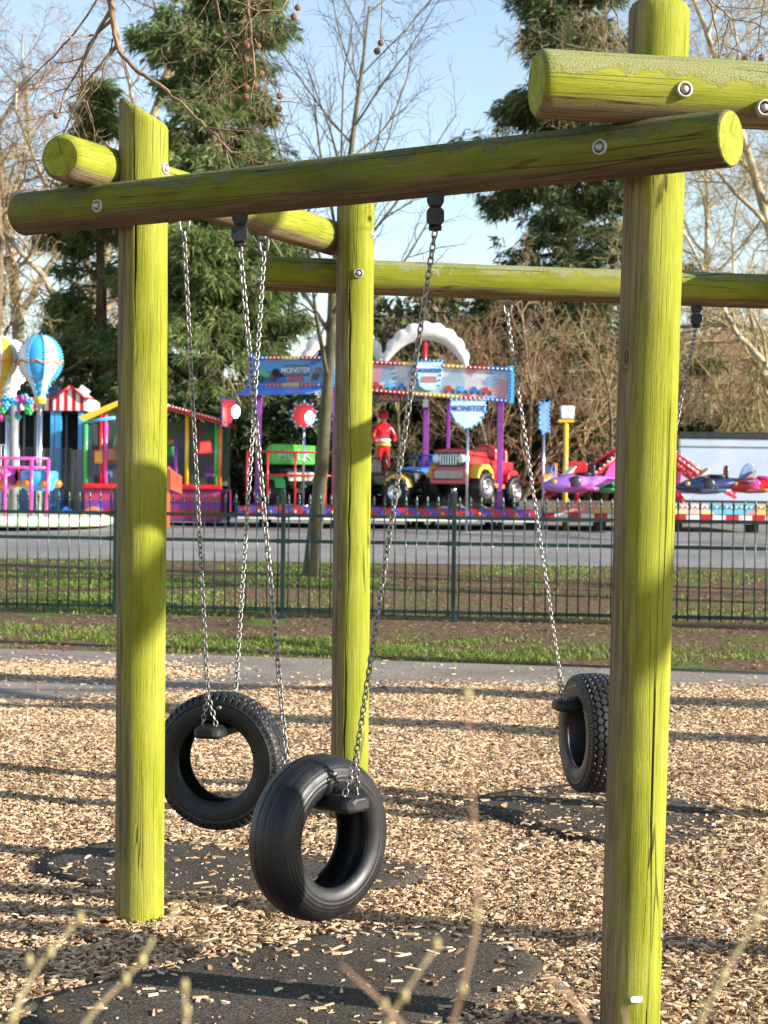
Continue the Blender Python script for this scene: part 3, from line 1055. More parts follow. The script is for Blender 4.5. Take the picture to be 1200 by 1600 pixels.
# ------------------------------------------------------------------ tyres
def tyre_mesh(c, ax, R, W, kind, parent, name='tyre', mat=None):
    ax = Vector(ax).normalized(); x = Vector((0, 0, 1)); x = (x - ax * x.dot(ax)).normalized(); y = ax.cross(x)
    if kind == 'worn':
        half = [(.0, 1.0), (.14, .993), (.27, .968), (.37, .925), (.445, .865), (.485, .79), (.49, .71), (.465, .64), (.425, .595), (.385, .572), (.345, .575), (.35, .61), (.40, .70), (.39, .80), (.30, .89), (.15, .925), (.0, .935)]
    elif kind == 'lug':
        half = [(.0, 1.0), (.18, .997), (.33, .985), (.42, .965), (.455, .935), (.475, .88), (.495, .80), (.49, .72), (.46, .65), (.425, .61), (.39, .585), (.35, .58), (.345, .61), (.40, .70), (.40, .82), (.34, .91), (.15, .935), (.0, .94)]
    else:
        half = [(.0, 1.0), (.18, .997), (.34, .985), (.425, .962), (.455, .925), (.47, .86), (.49, .78), (.485, .70), (.455, .63), (.415, .59), (.38, .572), (.345, .575), (.345, .61), (.40, .70), (.40, .82), (.34, .91), (.15, .935), (.0, .94)]
    full = half + [(-s, r) for s, r in half[::-1]]
    cl = []
    for (s, r) in full:
        if not cl or abs(cl[-1][0] - s) + abs(cl[-1][1] - r) > 1e-6: cl.append((s, r))
    if abs(cl[0][0] - cl[-1][0]) + abs(cl[0][1] - cl[-1][1]) < 1e-6: cl.pop()
    q = np.array(cl) * np.array([W, R]); m0 = len(q)
    # closed centripetal resample
    d = np.r_[0, np.cumsum(np.linalg.norm(np.diff(np.vstack([q, q[:1]]), axis=0), axis=1))]
    npf = 150
    uu = np.linspace(0, d[-1], npf, endpoint=False)
    pr = []
    for u in uu:
        k = min(np.searchsorted(d, u, 'right') - 1, m0 - 1)
        t = (u - d[k]) / (d[k + 1] - d[k])
        a, b_, c_, e = q[k - 1], q[k], q[(k + 1) % m0], q[(k + 2) % m0]
        pr.append(.5 * (2 * b_ + (c_ - a) * t + (2 * a - 5 * b_ + 4 * c_ - e) * t * t + (3 * b_ - a - 3 * c_ + e) * t ** 3))
    pr = np.array(pr)
    tg = np.roll(pr, -1, 0) - np.roll(pr, 1, 0); tg /= np.linalg.norm(tg, axis=1)[:, None]
    nr = np.stack([-tg[:, 1], tg[:, 0]], -1)
    if nr[0][1] < 0: nr = -nr
    na = 420
    ph = np.linspace(0, 2 * math.pi, na, endpoint=False)[:, None]
    s = pr[:, 0][None] / W; rr = pr[:, 1][None] / R
    inner = np.zeros(npf, bool)
    # inner surface: points whose outward normal looks at the axle
    inner = (nr[:, 1] < -.2) | ((np.abs(s[0]) < .41) & (rr[0] < .955) & (rr[0] > .57) & (nr[:, 1] < .35) & (np.abs(s[0]) < .405) & ~(rr[0] > .96))
    out = (~inner)[None] * 1.0
    D = np.zeros((na, npf))
    tri = lambda v: np.abs((v % 1.0) - .5) * 4 - 1
    sst = lambda v, a, b: np.clip((v - a) / (b - a), 0, 1)
    if kind == 'worn':
        side = sst(np.abs(s), .40, .46) * out
        D -= side * .0022 * (np.sin(rr * 130) > .45)
        tread = sst(.40 - np.abs(s), 0, .05) * out * (rr > .9)
        for g_ in (-.27, -.09, .09, .27): D -= tread * .0045 * np.exp(-((s - g_) / .012) ** 2)
        D += side * .0035 * np.exp(-((rr - .66) / .012) ** 2)
    elif kind == 'lug':
        nb = 58
        sh = np.exp(-((rr - .945) / .045) ** 4) * (np.abs(s) > .30) * out
        lug = (tri(ph / (2 * math.pi) * nb + .06 * np.sign(s)) > -.35)
        D -= sh * .0060 * (~lug)
        tread = sst(.36 - np.abs(s), 0, .03) * out * (rr > .955)
        for g_ in (-.22, 0, .22): D -= tread * .0075 * (np.abs(s - g_ - .030 * tri(ph / (2 * math.pi) * nb)) < .022)
        D -= sst(np.abs(s), .30, .34) * (np.abs(s) < .44) * out * (rr > .955) * .0055 * (~lug)
        side = (np.abs(s) > .44) * out
        D += side * (.0030 * np.exp(-((rr - .865) / .010) ** 2) + .003 * np.exp(-((rr - .66) / .010) ** 2))
        D += side * .0010 * (np.sin(rr * 120) > .6) * (rr < .84) * (rr > .69)
    else:
        nb = 46
        tread = sst(.445 - np.abs(s), 0, .02) * out * (rr > .93)
        z1 = tri(ph / (2 * math.pi) * nb)
        for k, g_ in enumerate((-.33, -.165, 0, .165, .33)):
            sg = 1 if k % 2 else -1
            D -= tread * .009 * (np.abs(s - g_ - sg * .026 * z1) < .016)
        for k, (a, b) in enumerate(((-.5, -.33), (-.33, -.165), (-.165, 0), (0, .165), (.165, .33), (.33, .5))):
            f = ((ph / (2 * math.pi) * nb + (.0 if k % 2 else .5)) % 1.0)
            D -= tread * .007 * ((s > a) & (s < b)) * (np.abs(f - .5) < .075)
        sh = np.exp(-((rr - .90) / .035) ** 4) * (np.abs(s) > .42) * out
        D -= sh * .0055 * (tri(ph / (2 * math.pi) * nb * 2) < -.25)
        side = (np.abs(s) > .44) * out
        D += side * (.003 * np.exp(-((rr - .84) / .010) ** 2) + .003 * np.exp(-((rr - .65) / .010) ** 2))
    prf = pr[None] + nr[None] * D[..., None]
    cx, cy, ca = np.array(x), np.array(y), np.array(ax)
    V = np.array(c, float) + prf[..., :1] * ca + prf[..., 1:] * (np.cos(ph)[..., None] * cx + np.sin(ph)[..., None] * cy)
    i = np.arange(na)[:, None]; j = np.arange(npf)[None]
    F = np.stack([i * npf + j, ((i + 1) % na) * npf + j, ((i + 1) % na) * npf + (j + 1) % npf, i * npf + (j + 1) % npf], -1).reshape(-1, 4)
    mb = MB(); mb.add(V.reshape(-1, 3), F[:, ::-1], 0, True)
    o = mb.build(name, mat or M_RUB, parent)
    if kind in ('lug', 'hex'):
        o.data.set_sharp_from_angle(angle=math.radians(50))
    return o


def hanger(top, down, parent, name='hanger', mat=None):
    """two-piece swivel clamp under a beam, with the clevis and pin that carry the chain"""
    top = Vector(top); mb = MB()
    z = top.z
    mb.prism([(-.026, 0), (.026, 0), (.026, -.030), (.018, -.046), (-.018, -.046), (-.026, -.030)], .040, (top.x, top.y, z + .012), (1, 0, 0), (0, 0, 1))
    mb.prism([(-.018, .0), (.018, .0), (.027, -.010), (.027, -.040), (.016, -.054), (-.016, -.054), (-.027, -.040), (-.027, -.010)], .036, (top.x, top.y, z - .038), (1, 0, 0), (0, 0, 1))
    mb.cyl((top.x - .020, top.y, z - .099), (top.x + .020, top.y, z - .099), .009, n=10)
    mb.tube([(top.x, top.y, z - .085), (top.x, top.y, z - .11)], .009, 8)
    return mb.build(name, mat or M_DSTEEL, parent, bevel=.004), Vector((top.x, top.y, z - .106))


def clevis(top, parent):
    """open steel clevis: two cheeks, a cross pin and a swivel eye"""
    top = Vector(top); mb = MB(); x, y, z = top
    mb.cyl((x, y, z + .02), (x, y, z - .012), .012, n=10)
    mb.box((x, y, z - .012), (.042, .026, .010))
    for s in (-1, 1): mb.tube([(x + s * .016, y, z - .008), (x + s * .019, y, z - .03), (x + s * .016, y, z - .060), (x + s * .004, y, z - .071)], .0055, 8)
    mb.cyl((x - .026, y, z - .022), (x + .026, y, z - .022), .006, n=8)
    mb.cyl((x, y, z - .066), (x, y, z - .088), .0085, n=10)
    return mb.build('hanger', M_STEEL, parent, bevel=.0015), Vector((x, y, z - .090))


def tyre_swing(label, c, ax, R, W, kind, tops, hang):
    c = Vector(c); ax = Vector(ax).normalized()
    t = thing('tyre_swing', label, 'tyre swing', (c.x, c.y, c.z), 0, 'tyre swings hung from the log frame')
    ty = tyre_mesh(c, ax, R, W, kind, t)
    yv = Vector((0, 0, 1)).cross(ax).normalized()
    up = ax.cross(yv)
    if up.z < 0: up = -up
    hz = R * .575
    bc = c + up * (hz - .022)
    hl = W / 2 + .085
    mb = MB()
    out = [(-.050, -.034), (.050, -.034), (.060, -.022), (.058, .004), (.038, .019), (-.038, .019), (-.058, .004), (-.060, -.022)]
    n = len(out)
    rows = [(-hl - .012, .55), (-hl, .9), (-hl + .02, 1), (-W * .3, .95), (W * .3, .95), (hl - .02, 1), (hl, .9), (hl + .012, .55)]
    V = []
    for s, k in rows:
        for (u, v) in out: V.append(bc + ax * s + yv * (u * k) + up * (v * (k * .6 + .4)))
    F = [[i * n + j, i * n + (j + 1) % n, (i + 1) * n + (j + 1) % n, (i + 1) * n + j] for i in range(len(rows) - 1) for j in range(n)]
    mb.add([tuple(v) for v in V], [np.array(F), np.array([list(range(n))[::-1], list(range((len(rows) - 1) * n, len(rows) * n))])], 0, False)
    mb.build('hanging_bar', M_BLACKRUB, t, bevel=.006)
    for k, sgn in enumerate((1, -1)):
        end = bc + ax * (sgn * (hl - .035)) + up * .020
        apex_dir = (tops[k] - end).normalized()
        apex = end + apex_dir * .125
        h, low = (hanger if hang[k] == 'block' else clevis)(tops[k], None, t) if hang[k] == 'block' else clevis(tops[k], t)
        mb = MB()
        chain_into(mb, low, apex, twist=.3 + k)
        for s in (-1, 1):
            e = end + yv * (s * .030)
            chain_into(mb, apex, e, pitch=.0210, twist=.8 * s)
            mb.tube([e + up * .004, e - up * .012], .006, 8)
        mb.build('chain', M_STEEL, t)
    # two small nail-like studs where the bar is bolted through the tread
    for s in (-1, 1):
        mb = MB()
        q = c + up * (R * .80) + ax * (s * W * .485) - yv * .02
        mb.lathe([(.011, -.01), (.011, .002), (.008, .006), (.0001, .007)], q, ax * s, 12)
        mb.build('bolt', M_STEEL, t)
    return t


def under(o, d, pL, pR, px, r):
    """underside of a beam in image column px"""
    rr = ray(px, 350); nrm = Vector((rr.y, -rr.x, 0))
    t = -(o.dot(nrm)) / d.dot(nrm)
    q = o + d * t
    k = (Vector((q.x, q.y, 0)) - Vector((pL.x, pL.y, 0))).length / (Vector((pR.x, pR.y, 0)) - Vector((pL.x, pL.y, 0))).length
    z = pL.z + (pR.z - pL.z) * k - r
    return Vector((q.x, q.y, z))


T1 = [under(o_ab, ab, ABL, ABR, 680, .0785), under(o_ab, ab, ABL, ABR, 375, .0785)]
T2 = [under(o_ac, ac, ACL, ACR, 413, .082), under(o_ac, ac, ACL, ACR, 288, .082)]
T3 = [under(o_cd, cd, CDL, CDR_, 1090, .083), under(o_cd, cd, CDL, CDR_, 795, .083)]
tyre_swing('worn smooth black tyre hanging nearest the camera in front', P(499, 1308, 5.83), (.735, -.68, .02), .270, .185, 'worn', T1, ('block', 'block'))
tyre_swing('black tyre with ribbed shoulder tread hanging behind the left post', P(346, 1188, 7.45), (.30, .95, .0), .287, .165, 'lug', T2, ('clevis', 'clevis'))
tyre_swing('black tyre with zigzag block tread seen edge on beside the right post', P(925, 1145, 8.5), (.985, .20, .0), .283, .19, 'hex', T3, ('block', 'clevis'))

# ------------------------------------------------------------------ railings
FA, FB = Vector((-4.63, 21.62, 0)), Vector((4.43, 20.72, 0))
fd = (FB - FA).normalized()
fo = (FA + FB) / 2
fence = thing('fence', 'dark green metal railings with spiked pales behind the playground', 'fence', (fo.x, fo.y, 0))


def fpt(s, z=0): return Vector((fo.x + fd.x * s, fo.y + fd.y * s, z))


def fence_s(px):
    rr = ray(px, 800); nrm = Vector((rr.y, -rr.x, 0)); o = Vector((fo.x, fo.y, 0))
    return -(o.dot(nrm)) / fd.dot(nrm)


s0 = fence_s(443); gap = fence_s(710) - s0
post_s = [s0 + gap * k for k in range(-3, 5)]
fang = math.atan2(fd.y, fd.x)
for s in post_s:
    mb = MB()
    p = fpt(s)
    mb.box((p.x, p.y, .74), (.05, .05, 1.52), fang)
    mb.lathe([(.026, 0), (.03, .01), (.012, .035), (.0001, .045)], (p.x, p.y, 1.50), (0, 0, 1), 8)
    mb.box((p.x, p.y, .01), (.12, .12, .025), fang)
    mb.build('post', M_TEAL, fence, bevel=.004)
for a, b in zip(post_s[:-1], post_s[1:]):
    for z in (.105, .915, 1.22):
        mb = MB()
        c = (fpt(a, z) + fpt(b, z)) / 2
        mb.box(c, (b - a - .052, .012, .042), fang)
        for e in (a + .06, b - .06):
            q = fpt(e, z); mb.box(q, (.055, .030, .055), fang)
        mb.build('rail', M_TEAL, fence, bevel=.002)
proto = None
npale = 0
for a, b in zip(post_s[:-1], post_s[1:]):
    n = 16
    for k in range(n):
        s = a + (b - a) * (k + .5) / n
        if npale >= 100 or abs(s) > 6.35: continue
        npale += 1
        if proto is None:
            mb = MB(); p = fpt(s)
            mb.cyl((p.x, p.y, .06), (p.x, p.y, 1.36), .0085, n=8)
            mb.lathe([(.0085, 1.35), (.015, 1.362), (.015, 1.372), (.009, 1.380), (.0175, 1.400), (.012, 1.435), (.0001, 1.475)], (p.x, p.y, 0), (0, 0, 1), 8)
            proto = mb.build('pale', M_TEAL, fence); ps = s
        else:
            c = proto.copy(); COL.objects.link(c); c.parent = fence
            d = fpt(s) - fpt(ps); c.location = (d.x, d.y, 0)

# ------------------------------------------------------------------ trees
def unit(v): return v / (np.linalg.norm(v) + 1e-9)


def grow(rg, p, d, L, r, lev, cfg, out):
    """one limb as short bent pieces, with side limbs; out[level] collects twigs"""
    npc = cfg['pieces'][lev]
    kids = cfg['kids'][lev]
    maxlev = cfg['levels']
    pts = [p]; dirs = [d]
    q = p.copy(); dd = d.copy()
    tr = cfg['trop'][lev]
    for i in range(npc):
        dd = unit(dd + rg.normal(0, cfg['wander'][lev], 3) + np.array([0, 0, tr]))
        q = q + dd * L / npc
        pts.append(q); dirs.append(dd)
    rad = r * (1 - np.linspace(0, 1, npc + 1) * (1 - cfg['taper'][lev]))
    for i in range(npc): out[lev].append((pts[i], pts[i + 1], rad[i], rad[i + 1]))
    if lev + 1 >= maxlev: return
    ts = cfg['start'][lev] + (1 - cfg['start'][lev]) * (np.arange(kids) + rg.uniform(.1, .9, kids)) / kids
    phi = rg.uniform(0, 6.28)
    for k, t in enumerate(ts):
        f = t * npc; i = min(int(f), npc - 1); u = f - i
        b = pts[i] * (1 - u) + pts[i + 1] * u
        ax = dirs[i + 1]
        phi += 2.4 + rg.normal(0, .4)
        o = unit(np.cross(ax, [0.3, .2, 1.0] if abs(ax[2]) < .9 else [1.0, .1, 0]))
        o2 = np.cross(ax, o)
        side = o * math.cos(phi) + o2 * math.sin(phi)
        an = math.radians(cfg['angle'][lev] + rg.normal(0, 8))
        nd = unit(ax * math.cos(an) + side * math.sin(an))
        ln = L * cfg['ratio'][lev] * rg.uniform(.65, 1.15) * (1 - cfg['top'][lev] * t)
        rr = max(cfg['rmin'], min(rad[min(i, npc)] * cfg['rratio'][lev], r * .75))
        grow(rg, b, nd, ln, rr, lev + 1, cfg, out)


def bare_tree(name, label, base, H, r, cfg, seed, bark, twig, group=None, lean=(0, 0), cat='tree', trunk_levels=2, stems=1, spread=.0, buds=None):
    rg = np.random.default_rng(seed)
    t = thing(name, label, cat, base, 0, group)
    out = [[] for _ in range(cfg['levels'])]
    for k in range(stems):
        a = rg.uniform(0, 6.28)
        b = np.array(base, float) + np.array([math.cos(a), math.sin(a), 0]) * spread * .25 * (stems > 1) - np.array([0, 0, .05])
        d = unit(np.array([lean[0] + math.cos(a) * spread * (stems > 1), lean[1] + math.sin(a) * spread * (stems > 1), 1.0]))
        grow(rg, b, d, H * (rg.uniform(.7, 1) if stems > 1 else 1), r, 0, cfg, out)
    mb = MB()
    for l in range(trunk_levels): segs_to(mb, out[l], 8 if l == 0 else 5)
    mb.build('trunk', bark, t)
    mb = MB()
    for l in range(trunk_levels, cfg['levels']): segs_to(mb, out[l], 3)
    if buds:
        pass
    mb.build('crown', twig, t)
    return t, out


M_BARK_PLANE = bark_mat('plane_bark', (.20, .15, .09), (.42, .34, .22), 3, (.50, .44, .31))
M_BARK_BROWN = bark_mat('brown_bark', (.09, .06, .04), (.24, .17, .11), 8)
M_BARK_GREEN = bark_mat('greenish_bark', (.06, .058, .03), (.17, .155, .08), 7, (.13, .115, .075))
M_TWIG_PINK = bark_mat('pink_brown_twig', (.20, .12, .08), (.42, .27, .17), 3)
M_TWIG_OLIVE = bark_mat('olive_twig', (.24, .19, .09), (.50, .40, .21), 2)
M_TWIG_RED = bark_mat('red_brown_twig', (.19, .11, .06), (.42, .27, .15), 2)
M_TWIG_DARK = bark_mat('dark_twig', (.05, .035, .028), (.13, .09, .07), 5)
M_CON = island_mat('conifer_spray', [(0, (.07, .10, .04)), (.3, (.135, .21, .06)), (.7, (.24, .33, .10)), (.9, (.32, .36, .14)), (1, (.32, .24, .13))], .7, .45)
M_CON_BLUE = island_mat('blue_conifer_spray', [(0, (.055, .085, .04)), (.4, (.115, .18, .07)), (.75, (.20, .265, .10)), (.88, (.32, .26, .12)), (1, (.40, .27, .13))], .7, .42)
M_EVER = island_mat('evergreen_leaf', [(0, (.014, .030, .010)), (.5, (.038, .064, .02)), (1, (.10, .13, .035))], .5, .15)
M_YEW = island_mat('grey_green_leaf', [(0, (.05, .06, .03)), (.5, (.10, .115, .05)), (1, (.17, .18, .085))], .7, .15)


def sprays(mb, C, D, n_leaf, L, W, rg, droop=.5, fan=.7):
    """feathery clumps: at each centre C pointing along D a fan of narrow leaflets"""
    m = len(C)
    c = np.repeat(C, n_leaf, 0); d = np.repeat(D, n_leaf, 0)
    k = m * n_leaf
    nd = d + rg.normal(0, fan, (k, 3)) + np.array([0, 0, -droop])
    nd /= np.linalg.norm(nd, axis=1)[:, None]
    l = L * rg.uniform(.5, 1.3, k)[:, None]
    st = c + rg.normal(0, L * .22, (k, 3))
    sd_ = np.cross(nd, rg.normal(0, 1, (k, 3))); sd_ /= np.linalg.norm(sd_, axis=1)[:, None]
    w = W * rg.uniform(.6, 1.3, k)[:, None]
    nrm = np.cross(nd, sd_)
    V = np.stack([st, st + nd * l * .45 + sd_ * w, st + nd * l + nrm * w * .4 + np.array([0, 0, -.15]) * l, st + nd * l * .45 - sd_ * w], 1).reshape(-1, 3)
    q = np.arange(k)[:, None] * 4
    mb.add(V, q + np.array([[0, 1, 2, 3]]), 0, False)


def conifer(label, base, H, R, seed, leaf, n_br=150, z0=.12, power=.8, group=None, L=.55, lean=0, gaps=.25, upsw=.15):
    rg = np.random.default_rng(seed)
    t = thing('conifer', label, 'tree', base, 0, group)
    b = np.array(base, float)
    mb = MB(); fo_ = MB(); bt = MB()
    zz = np.linspace(-.1, H, 14)
    mb.tube([b + np.array([.15 * math.sin(z * .5 + seed) + lean * z, .1 * math.cos(z * .4), z]) for z in zz], [max(.03, R * .10 * (1 - z / H * .95)) for z in zz], 9)
    C = []; D = []; segs = []
    for k in range(n_br):
        f = (k + rg.uniform()) / n_br
        z = H * (z0 + (1 - z0) * f)
        if rg.uniform() < gaps * .4: continue
        prof = (1 - f) ** power * (.75 + .25 * math.sin(f * 37 + seed)) + .03
        Lb = R * prof * rg.uniform(.62, 1.15)
        a = k * 2.4 + rg.normal(0, .5)
        dh = np.array([math.cos(a), math.sin(a), 0])
        p = b + np.array([lean * z, 0, z]); d = unit(dh + np.array([0, 0, upsw + rg.normal(0, .12)]))
        npc = 6
        for i in range(npc):
            q = p + d * Lb / npc
            segs.append((p, q, .018 * Lb * (1 - i / npc) + .012, .018 * Lb * (1 - (i + 1) / npc) + .012))
            if i >= 1:
                nn = int(3 + 5.5 * Lb * (i / npc) * (1 - .2 * f))
                lat = np.cross(d, [0, 0, 1.0]); lat = unit(lat)
                clump = rg.uniform(.3, 1.4)
                for _ in range(max(1, int(nn * clump))):
                    s = rg.normal(0, .18 * Lb * (.5 + .6 * (1 - i / npc)) + .12)
                    C.append(p + (q - p) * rg.uniform() + lat * s + np.array([0, 0, rg.normal(-.05, .14)]))
                    D.append(unit(d * .7 + lat * np.sign(s) * .8))
            p = q
            d = unit(d + np.array([0, 0, -.10]) + rg.normal(0, .10, 3) + (np.array([0, 0, .22]) if i > 3 else 0))
    # leader
    for _ in range(40):
        z = H * rg.uniform(.93, 1.01); C.append(b + np.array([lean * z + rg.normal(0, .15), rg.normal(0, .15), z])); D.append(np.array([rg.normal(), rg.normal(), .4]))
    segs_to(mb, segs, 4)
    mb.build('trunk', M_BARK_BROWN, t)
    sprays(fo_, np.array(C), np.array(D), 20, L * .72, L * .055, rg)
    fo_.build('crown', leaf, t)
    return t


def bush(name, label, base, w, d, h, seed, leaf, L=.22, n=900, cat='shrub', group=None, lumps=9, nl=12, asp=.22):
    rg = np.random.default_rng(seed)
    t = thing(name, label, cat, base, 0, group)
    b = np.array(base, float)
    cs = []; segs = []
    for k in range(lumps):
        f = rg.uniform(.15, .85)
        c = b + np.array([rg.uniform(-.5, .5) * w * (1 - .35 * f), rg.uniform(-.5, .5) * d, h * f])
        cs.append((c, rg.uniform(.16, .30) * min(w, h)))
        segs.append((b + np.array([rg.normal(0, .1), rg.normal(0, .1), 0]), c, .05, .015))
    C = []; D = []
    for k in range(n):
        c, r = cs[rg.integers(lumps)]
        v = unit(rg.normal(0, 1, 3)); rr = r * rg.uniform(.55, 1.08)
        q = c + v * rr * np.array([1.15, 1.0, .9])
        if q[2] < b[2] + .05: q[2] = b[2] + .05 + rg.uniform(0, .2)
        C.append(q); D.append(v)
    mb = MB(); segs_to(mb, segs, 5); mb.build('stem', M_BARK_BROWN, t)
    mb = MB(); sprays(mb, np.array(C), np.array(D), nl, L, L * asp, rg, .15, .8); mb.build('foliage', leaf, t)
    return t


CF_PLANE = dict(levels=5, pieces=[8, 7, 6, 5, 4], kids=[13, 9, 8, 7, 0], wander=[.06, .16, .22, .26, .3], trop=[.02, .07, .03, .0, -.03], angle=[48, 50, 52, 50, 50],
                ratio=[.42, .48, .5, .55, .5], top=[.35, .3, .3, .2, 0], start=[.22, .22, .15, .1, 0], taper=[.25, .25, .3, .4, .4], rratio=[.55, .5, .5, .5, .5], rmin=.0065)
CF_PARK = dict(levels=3, pieces=[8, 6, 5], kids=[5, 3, 0], wander=[.06, .16, .22], trop=[.04, .06, .03], angle=[42, 45, 48], ratio=[.45, .5, .5], top=[.3, .3, 0], start=[.34, .2, 0], taper=[.35, .3, .4], rratio=[.5, .5, .5], rmin=.012)
CF_DENSE = dict(CF_PLANE, kids=[15, 10, 9, 8, 0], start=[.12, .18, .12, .08, 0], rmin=.011)
CF_SHRUB = dict(levels=4, pieces=[7, 6, 5, 4], kids=[9, 8, 6, 0], wander=[.14, .2, .26, .3], trop=[.05, .06, .03, 0], angle=[38, 45, 48, 50],
                ratio=[.5, .52, .55, .5], top=[.3, .3, .2, 0], start=[.12, .12, .1, 0], taper=[.3, .3, .35, .4], rratio=[.55, .55, .6, .5], rmin=.008)
CF_YOUNG = dict(levels=4, pieces=[10, 9, 6, 4], kids=[20, 10, 6, 0], wander=[.035, .07, .14, .2], trop=[.03, .07, .05, .02], angle=[40, 36, 42, 45],
                ratio=[.52, .42, .42, .5], top=[.5, .35, .25, 0], start=[.34, .18, .12, 0], taper=[.12, .25, .3, .4], rratio=[.42, .5, .55, .5], rmin=.0042)

# the young tree between railings and road
yb = onground(484, 30.0)
yt, yo = bare_tree('young_tree', 'slender young bare tree standing between the railings and the road', yb, 9.6, .135, CF_YOUNG, 21, M_BARK_GREEN, M_TWIG_DARK, lean=(.055, 0))

# two tall conifers flanking the gap of sky, one ragged behind on the left
conifer('tall broad dark green conifer behind the left log post', onground(330, 64), 25, 5.3, 3, M_CON, 240, .10, .60, 'tall conifers behind the fair', .58, gaps=.35)
conifer('ragged conifer with bare pale trunk left of the tall one', onground(150, 68), 16.0, 3.9, 4, M_CON, 95, .14, .45, 'tall conifers behind the fair', .6, gaps=.9)
conifer('open sparse conifer with gaps of sky behind the right log post', onground(872, 66), 23.5, 5.9, 9, M_CON_BLUE, 170, .12, .55, 'tall conifers behind the fair', .60, gaps=.7)
conifer('small dark conifer filling in beside the right log post', onground(760, 74), 9.2, 3.0, 10, M_CON_BLUE, 80, .05, .7, 'tall conifers behind the fair', .6)
# plane trees
bare_tree('plane_tree', 'tall bare plane tree with pale branches at the far left', onground(118, 78), 25, .42, CF_DENSE, 31, M_BARK_PLANE, M_TWIG_PINK, 'bare trees behind the fair', (.02, .02))
bare_tree('plane_tree', 'second bare plane tree with pale limbs, nearer the left edge', onground(30, 84), 24, .40, CF_DENSE, 37, M_BARK_PLANE, M_TWIG_PINK, 'bare trees behind the fair', (.0, .02))
bare_tree('plane_tree', 'bare tree of dark crooked branches at the left edge', onground(-25, 62), 13, .24, CF_PLANE, 35, M_BARK_BROWN, M_TWIG_OLIVE, 'bare trees behind the fair', (-.05, 0))
bare_tree('plane_tree', 'bare plane tree leaning in at the top right', onground(1270, 60), 20, .27, CF_DENSE, 33, M_BARK_PLANE, M_TWIG_OLIVE, 'bare trees behind the fair', (-.04, 0))
bare_tree('plane_tree', 'hazy bare tree behind the right end of the far beam', onground(1110, 92), 22, .26, CF_DENSE, 34, M_BARK_PLANE, M_TWIG_OLIVE, 'bare trees behind the fair', (.02, 0))
# bare scrub behind the rides
scr = [(600, 60, 6.0, M_TWIG_OLIVE, 41, 'tangled olive bare shrub behind the banner of the truck ride'), (540, 66, 7.8, M_TWIG_PINK, 42, 'tall bare shrub behind the left banner and young tree'),
       (790, 58, 8.2, M_TWIG_RED, 43, 'tall reddish bare shrub right of the truck ride'), (860, 60, 7.6, M_TWIG_OLIVE, 44, 'olive bare shrub above the yellow floodlight'),
       (935, 59, 7.0, M_TWIG_RED, 45, 'brown bare shrub touching the right log post'), (1080, 64, 7.0, M_TWIG_OLIVE, 46, 'bare shrub right of the right log post over the white trailer'),
       (1165, 66, 7.8, M_TWIG_OLIVE, 47, 'bare shrub at the right edge in front of the brick house'), (1015, 66, 7.4, M_TWIG_PINK, 48, 'bare shrub hidden mostly by the right log post'),
       (430, 62, 5.2, M_TWIG_OLIVE, 49, 'bare olive scrub under the conifer left of the truck ride'), (700, 64, 5.2, M_TWIG_OLIVE, 50, 'bare scrub under the white arch of the truck ride'), (1250, 62, 7.2, M_TWIG_OLIVE, 51, 'bare shrub outside the right edge'), (1120, 74, 9.6, M_TWIG_OLIVE, 52, 'tall bare shrub screening the left of the brick house'), (1190, 78, 10.0, M_TWIG_PINK, 53, 'tall bare shrub screening the chimney of the brick house'), (30, 70, 9.0, M_TWIG_OLIVE, 54, 'bare shrub behind the balloons at the left edge'), (110, 74, 10.0, M_TWIG_OLIVE, 55, 'tall bare shrub behind the striped kiosk'), (190, 72, 8.0, M_TWIG_PINK, 56, 'bare shrub behind the left log post')]
for px, Y, h, tw, sd_, lab in scr:
    bare_tree('bare_shrub', lab, onground(px, Y), h, .09, CF_SHRUB, sd_, M_BARK_BROWN if tw is M_TWIG_RED else M_TWIG_OLIVE, tw, 'bare shrubs behind the fair', (0, 0), 'shrub', 1, 5, .34)
eg = [(395, 60, 5, 3.8, 61, 'dark evergreen bush at the foot of the tall conifer'), (470, 63, 5, 3.4, 62, 'dark evergreen bush behind the green topped truck'), (580, 68, 6, 3.2, 63, 'low dark bush behind the figure in red'),
      (700, 61, 5.4, 4.6, 64, 'dark evergreen bush behind the red truck'), (760, 62, 5, 3.6, 65, 'dark evergreen bush behind the right purple pillar'), (850, 61, 5.4, 4.3, 66, 'dark evergreen bush behind the blue pole sign'),
      (930, 61, 5.4, 4.8, 67, 'dark evergreen bush behind the yellow floodlight'), (1010, 62, 5, 4.2, 68, 'dark evergreen bush behind the right log post'), (240, 61, 5.5, 3.8, 69, 'evergreen bush behind the play cage'),
      (120, 66, 6, 3.4, 70, 'evergreen bush behind the striped kiosk'), (20, 64, 6, 3.6, 71, 'evergreen bush behind the balloons'), (1100, 72, 6, 4.2, 72, 'evergreen bush behind the white trailer'), (1220, 72, 7, 4.4, 73, 'evergreen bush at the right edge')]
for px, Y, w, h, sd_, lab in eg:
    bush('evergreen_bush', lab, onground(px, Y), w, 2.6, h, sd_, M_EVER, .30, 1500, group='evergreen bushes behind the fair', lumps=12)
bush('round_tree', 'rounded grey green tree far behind the white arches', onground(632, 120), 9, 6, 14.0, 80, M_YEW, .8, 1800, 'tree', lumps=14)
hedge = [(-40, 84), (90, 88), (260, 90), (420, 88), (560, 92), (700, 94), (840, 92), (980, 90), (1120, 96), (1260, 90)]
